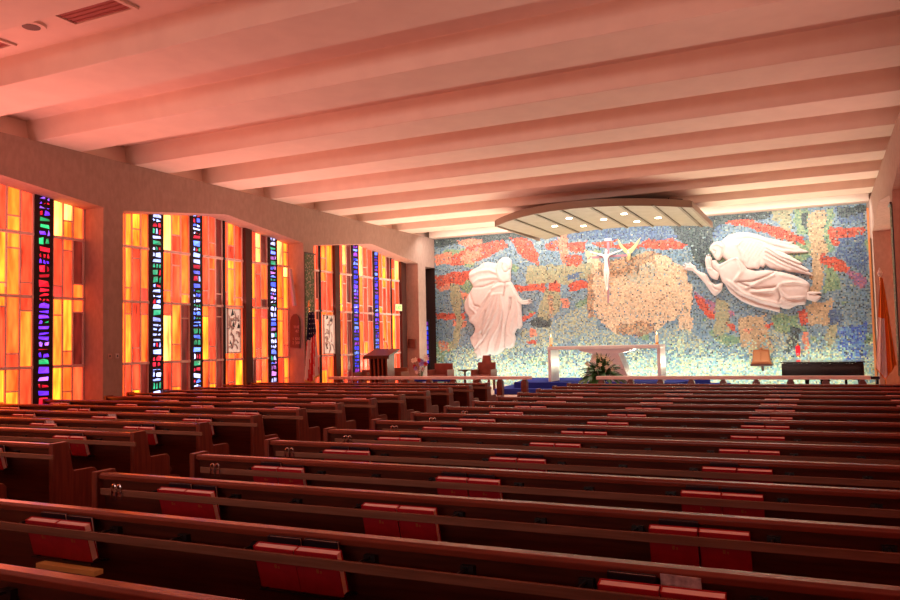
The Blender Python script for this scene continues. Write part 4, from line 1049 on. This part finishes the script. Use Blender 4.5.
lettering('exit_letters', 'EXIT', .17, .002, M['exitletter'], exf, (.026, 0, -.05), (PI/2, 0, PI/2), True)

# carved plaques set on the windows
def plaque(yc, w_, z0, z1, label, seed):
    rt = random.Random(seed)
    p = empty('relief_plaque', (XG+.03, yc, z0), label, 'plaque', 'carved plaques on the windows')
    mb = MB(); mb.box(0, -w_/2, 0, .04, w_/2, z1-z0); mb.build('panel', M['alabaster'], p, bevel=.004)
    mb = MB()
    for a, c_, d_, e_ in ((-w_/2, -w_/2+.03, 0, z1-z0), (w_/2-.03, w_/2, 0, z1-z0), (-w_/2, w_/2, 0, .03), (-w_/2, w_/2, z1-z0-.03, z1-z0)):
        mb.box(.035, a, d_, .065, c_, e_)
    mb.build('frame', M['ivory'], p)
    mb = MB(); h = z1-z0
    for i in range(16):
        cy = rt.uniform(-w_*.32, w_*.32); cz = rt.uniform(.15, .85)*h; a = rt.uniform(0, PI); ln = rt.uniform(.08, .2)
        pts = [(.05, cy+math.cos(a+t*.9)*ln*(t-.5)*2*.6, cz+math.sin(a+t*.9)*ln*(t-.5)*2) for t in (0, .25, .5, .75, 1)]
        mb.tube(pts, rt.uniform(.014, .032), 8, r1=.012)
    mb.build('carved_figures', M['marble'], p, smooth=True)
    for i in range(6):
        mb = MB(); cy = rt.uniform(-w_*.4, w_*.34); cz = rt.choice([.82, .88, .55, .12, .2])*h; s_ = rt.uniform(.06, .11)
        mb.prism([(cy, cz), (cy+s_, cz+s_*.3), (cy+s_*.5, cz+s_*1.6)], .04, .045)
        mb.build('pierced_gap', M['iron'], p)
plaque(14.22, .46, 1.55, 2.58, 'white carved plaque on the second window', 3)
plaque(18.07, .52, 1.45, 2.52, 'white carved plaque on the third window beside the flag', 9)

# ceiling fittings
def vent(x0, y0, x1, y1, label):
    v = empty('ceiling_vent', ((x0+x1)/2, (y0+y1)/2, 5.55), label, 'vent', 'square ceiling vents')
    hx, hy = (x1-x0)/2, (y1-y0)/2
    mb = MB()
    for q in ((-hx, -hy, hx, -hy+.05), (-hx, hy-.05, hx, hy), (-hx, -hy+.05, -hx+.05, hy-.05), (hx-.05, -hy+.05, hx, hy-.05)): mb.box(q[0], q[1], -.03, q[2], q[3], .02)
    mb.build('frame', M['plaster'], v)
    mb = MB(); mb.box(-hx+.05, -hy+.05, -.012, hx-.05, hy-.05, .02)
    for i in range(8):
        y = -hy+.05+(2*hy-.1)*(i+.5)/8; mb.box(-hx+.05, y-.006, -.022, hx-.05, y+.006, -.01)
    mb.build('grille', M['vent'], v)
vent(-7.86, 5.72, -6.85, 6.44, 'large square ceiling vent at the top left of the photo')
vent(-10.0, 5.8, -9.02, 6.52, 'ceiling vent cut off by the left edge of the photo')
dl = empty('ceiling_downlight', (-8.33, 6.2, 5.55), 'small black recessed lamp between the two ceiling vents', 'lamp')
mb = MB(); mb.lathe([(.16, -.03), (.17, 0)], 0, 0, 24); mb.build('trim_ring', M['plaster'], dl)
mb = MB(); mb.lathe([(.10, -.034), (.10, -.02)], 0, 0, 24); mb.build('lamp_opening', M['iron'], dl)
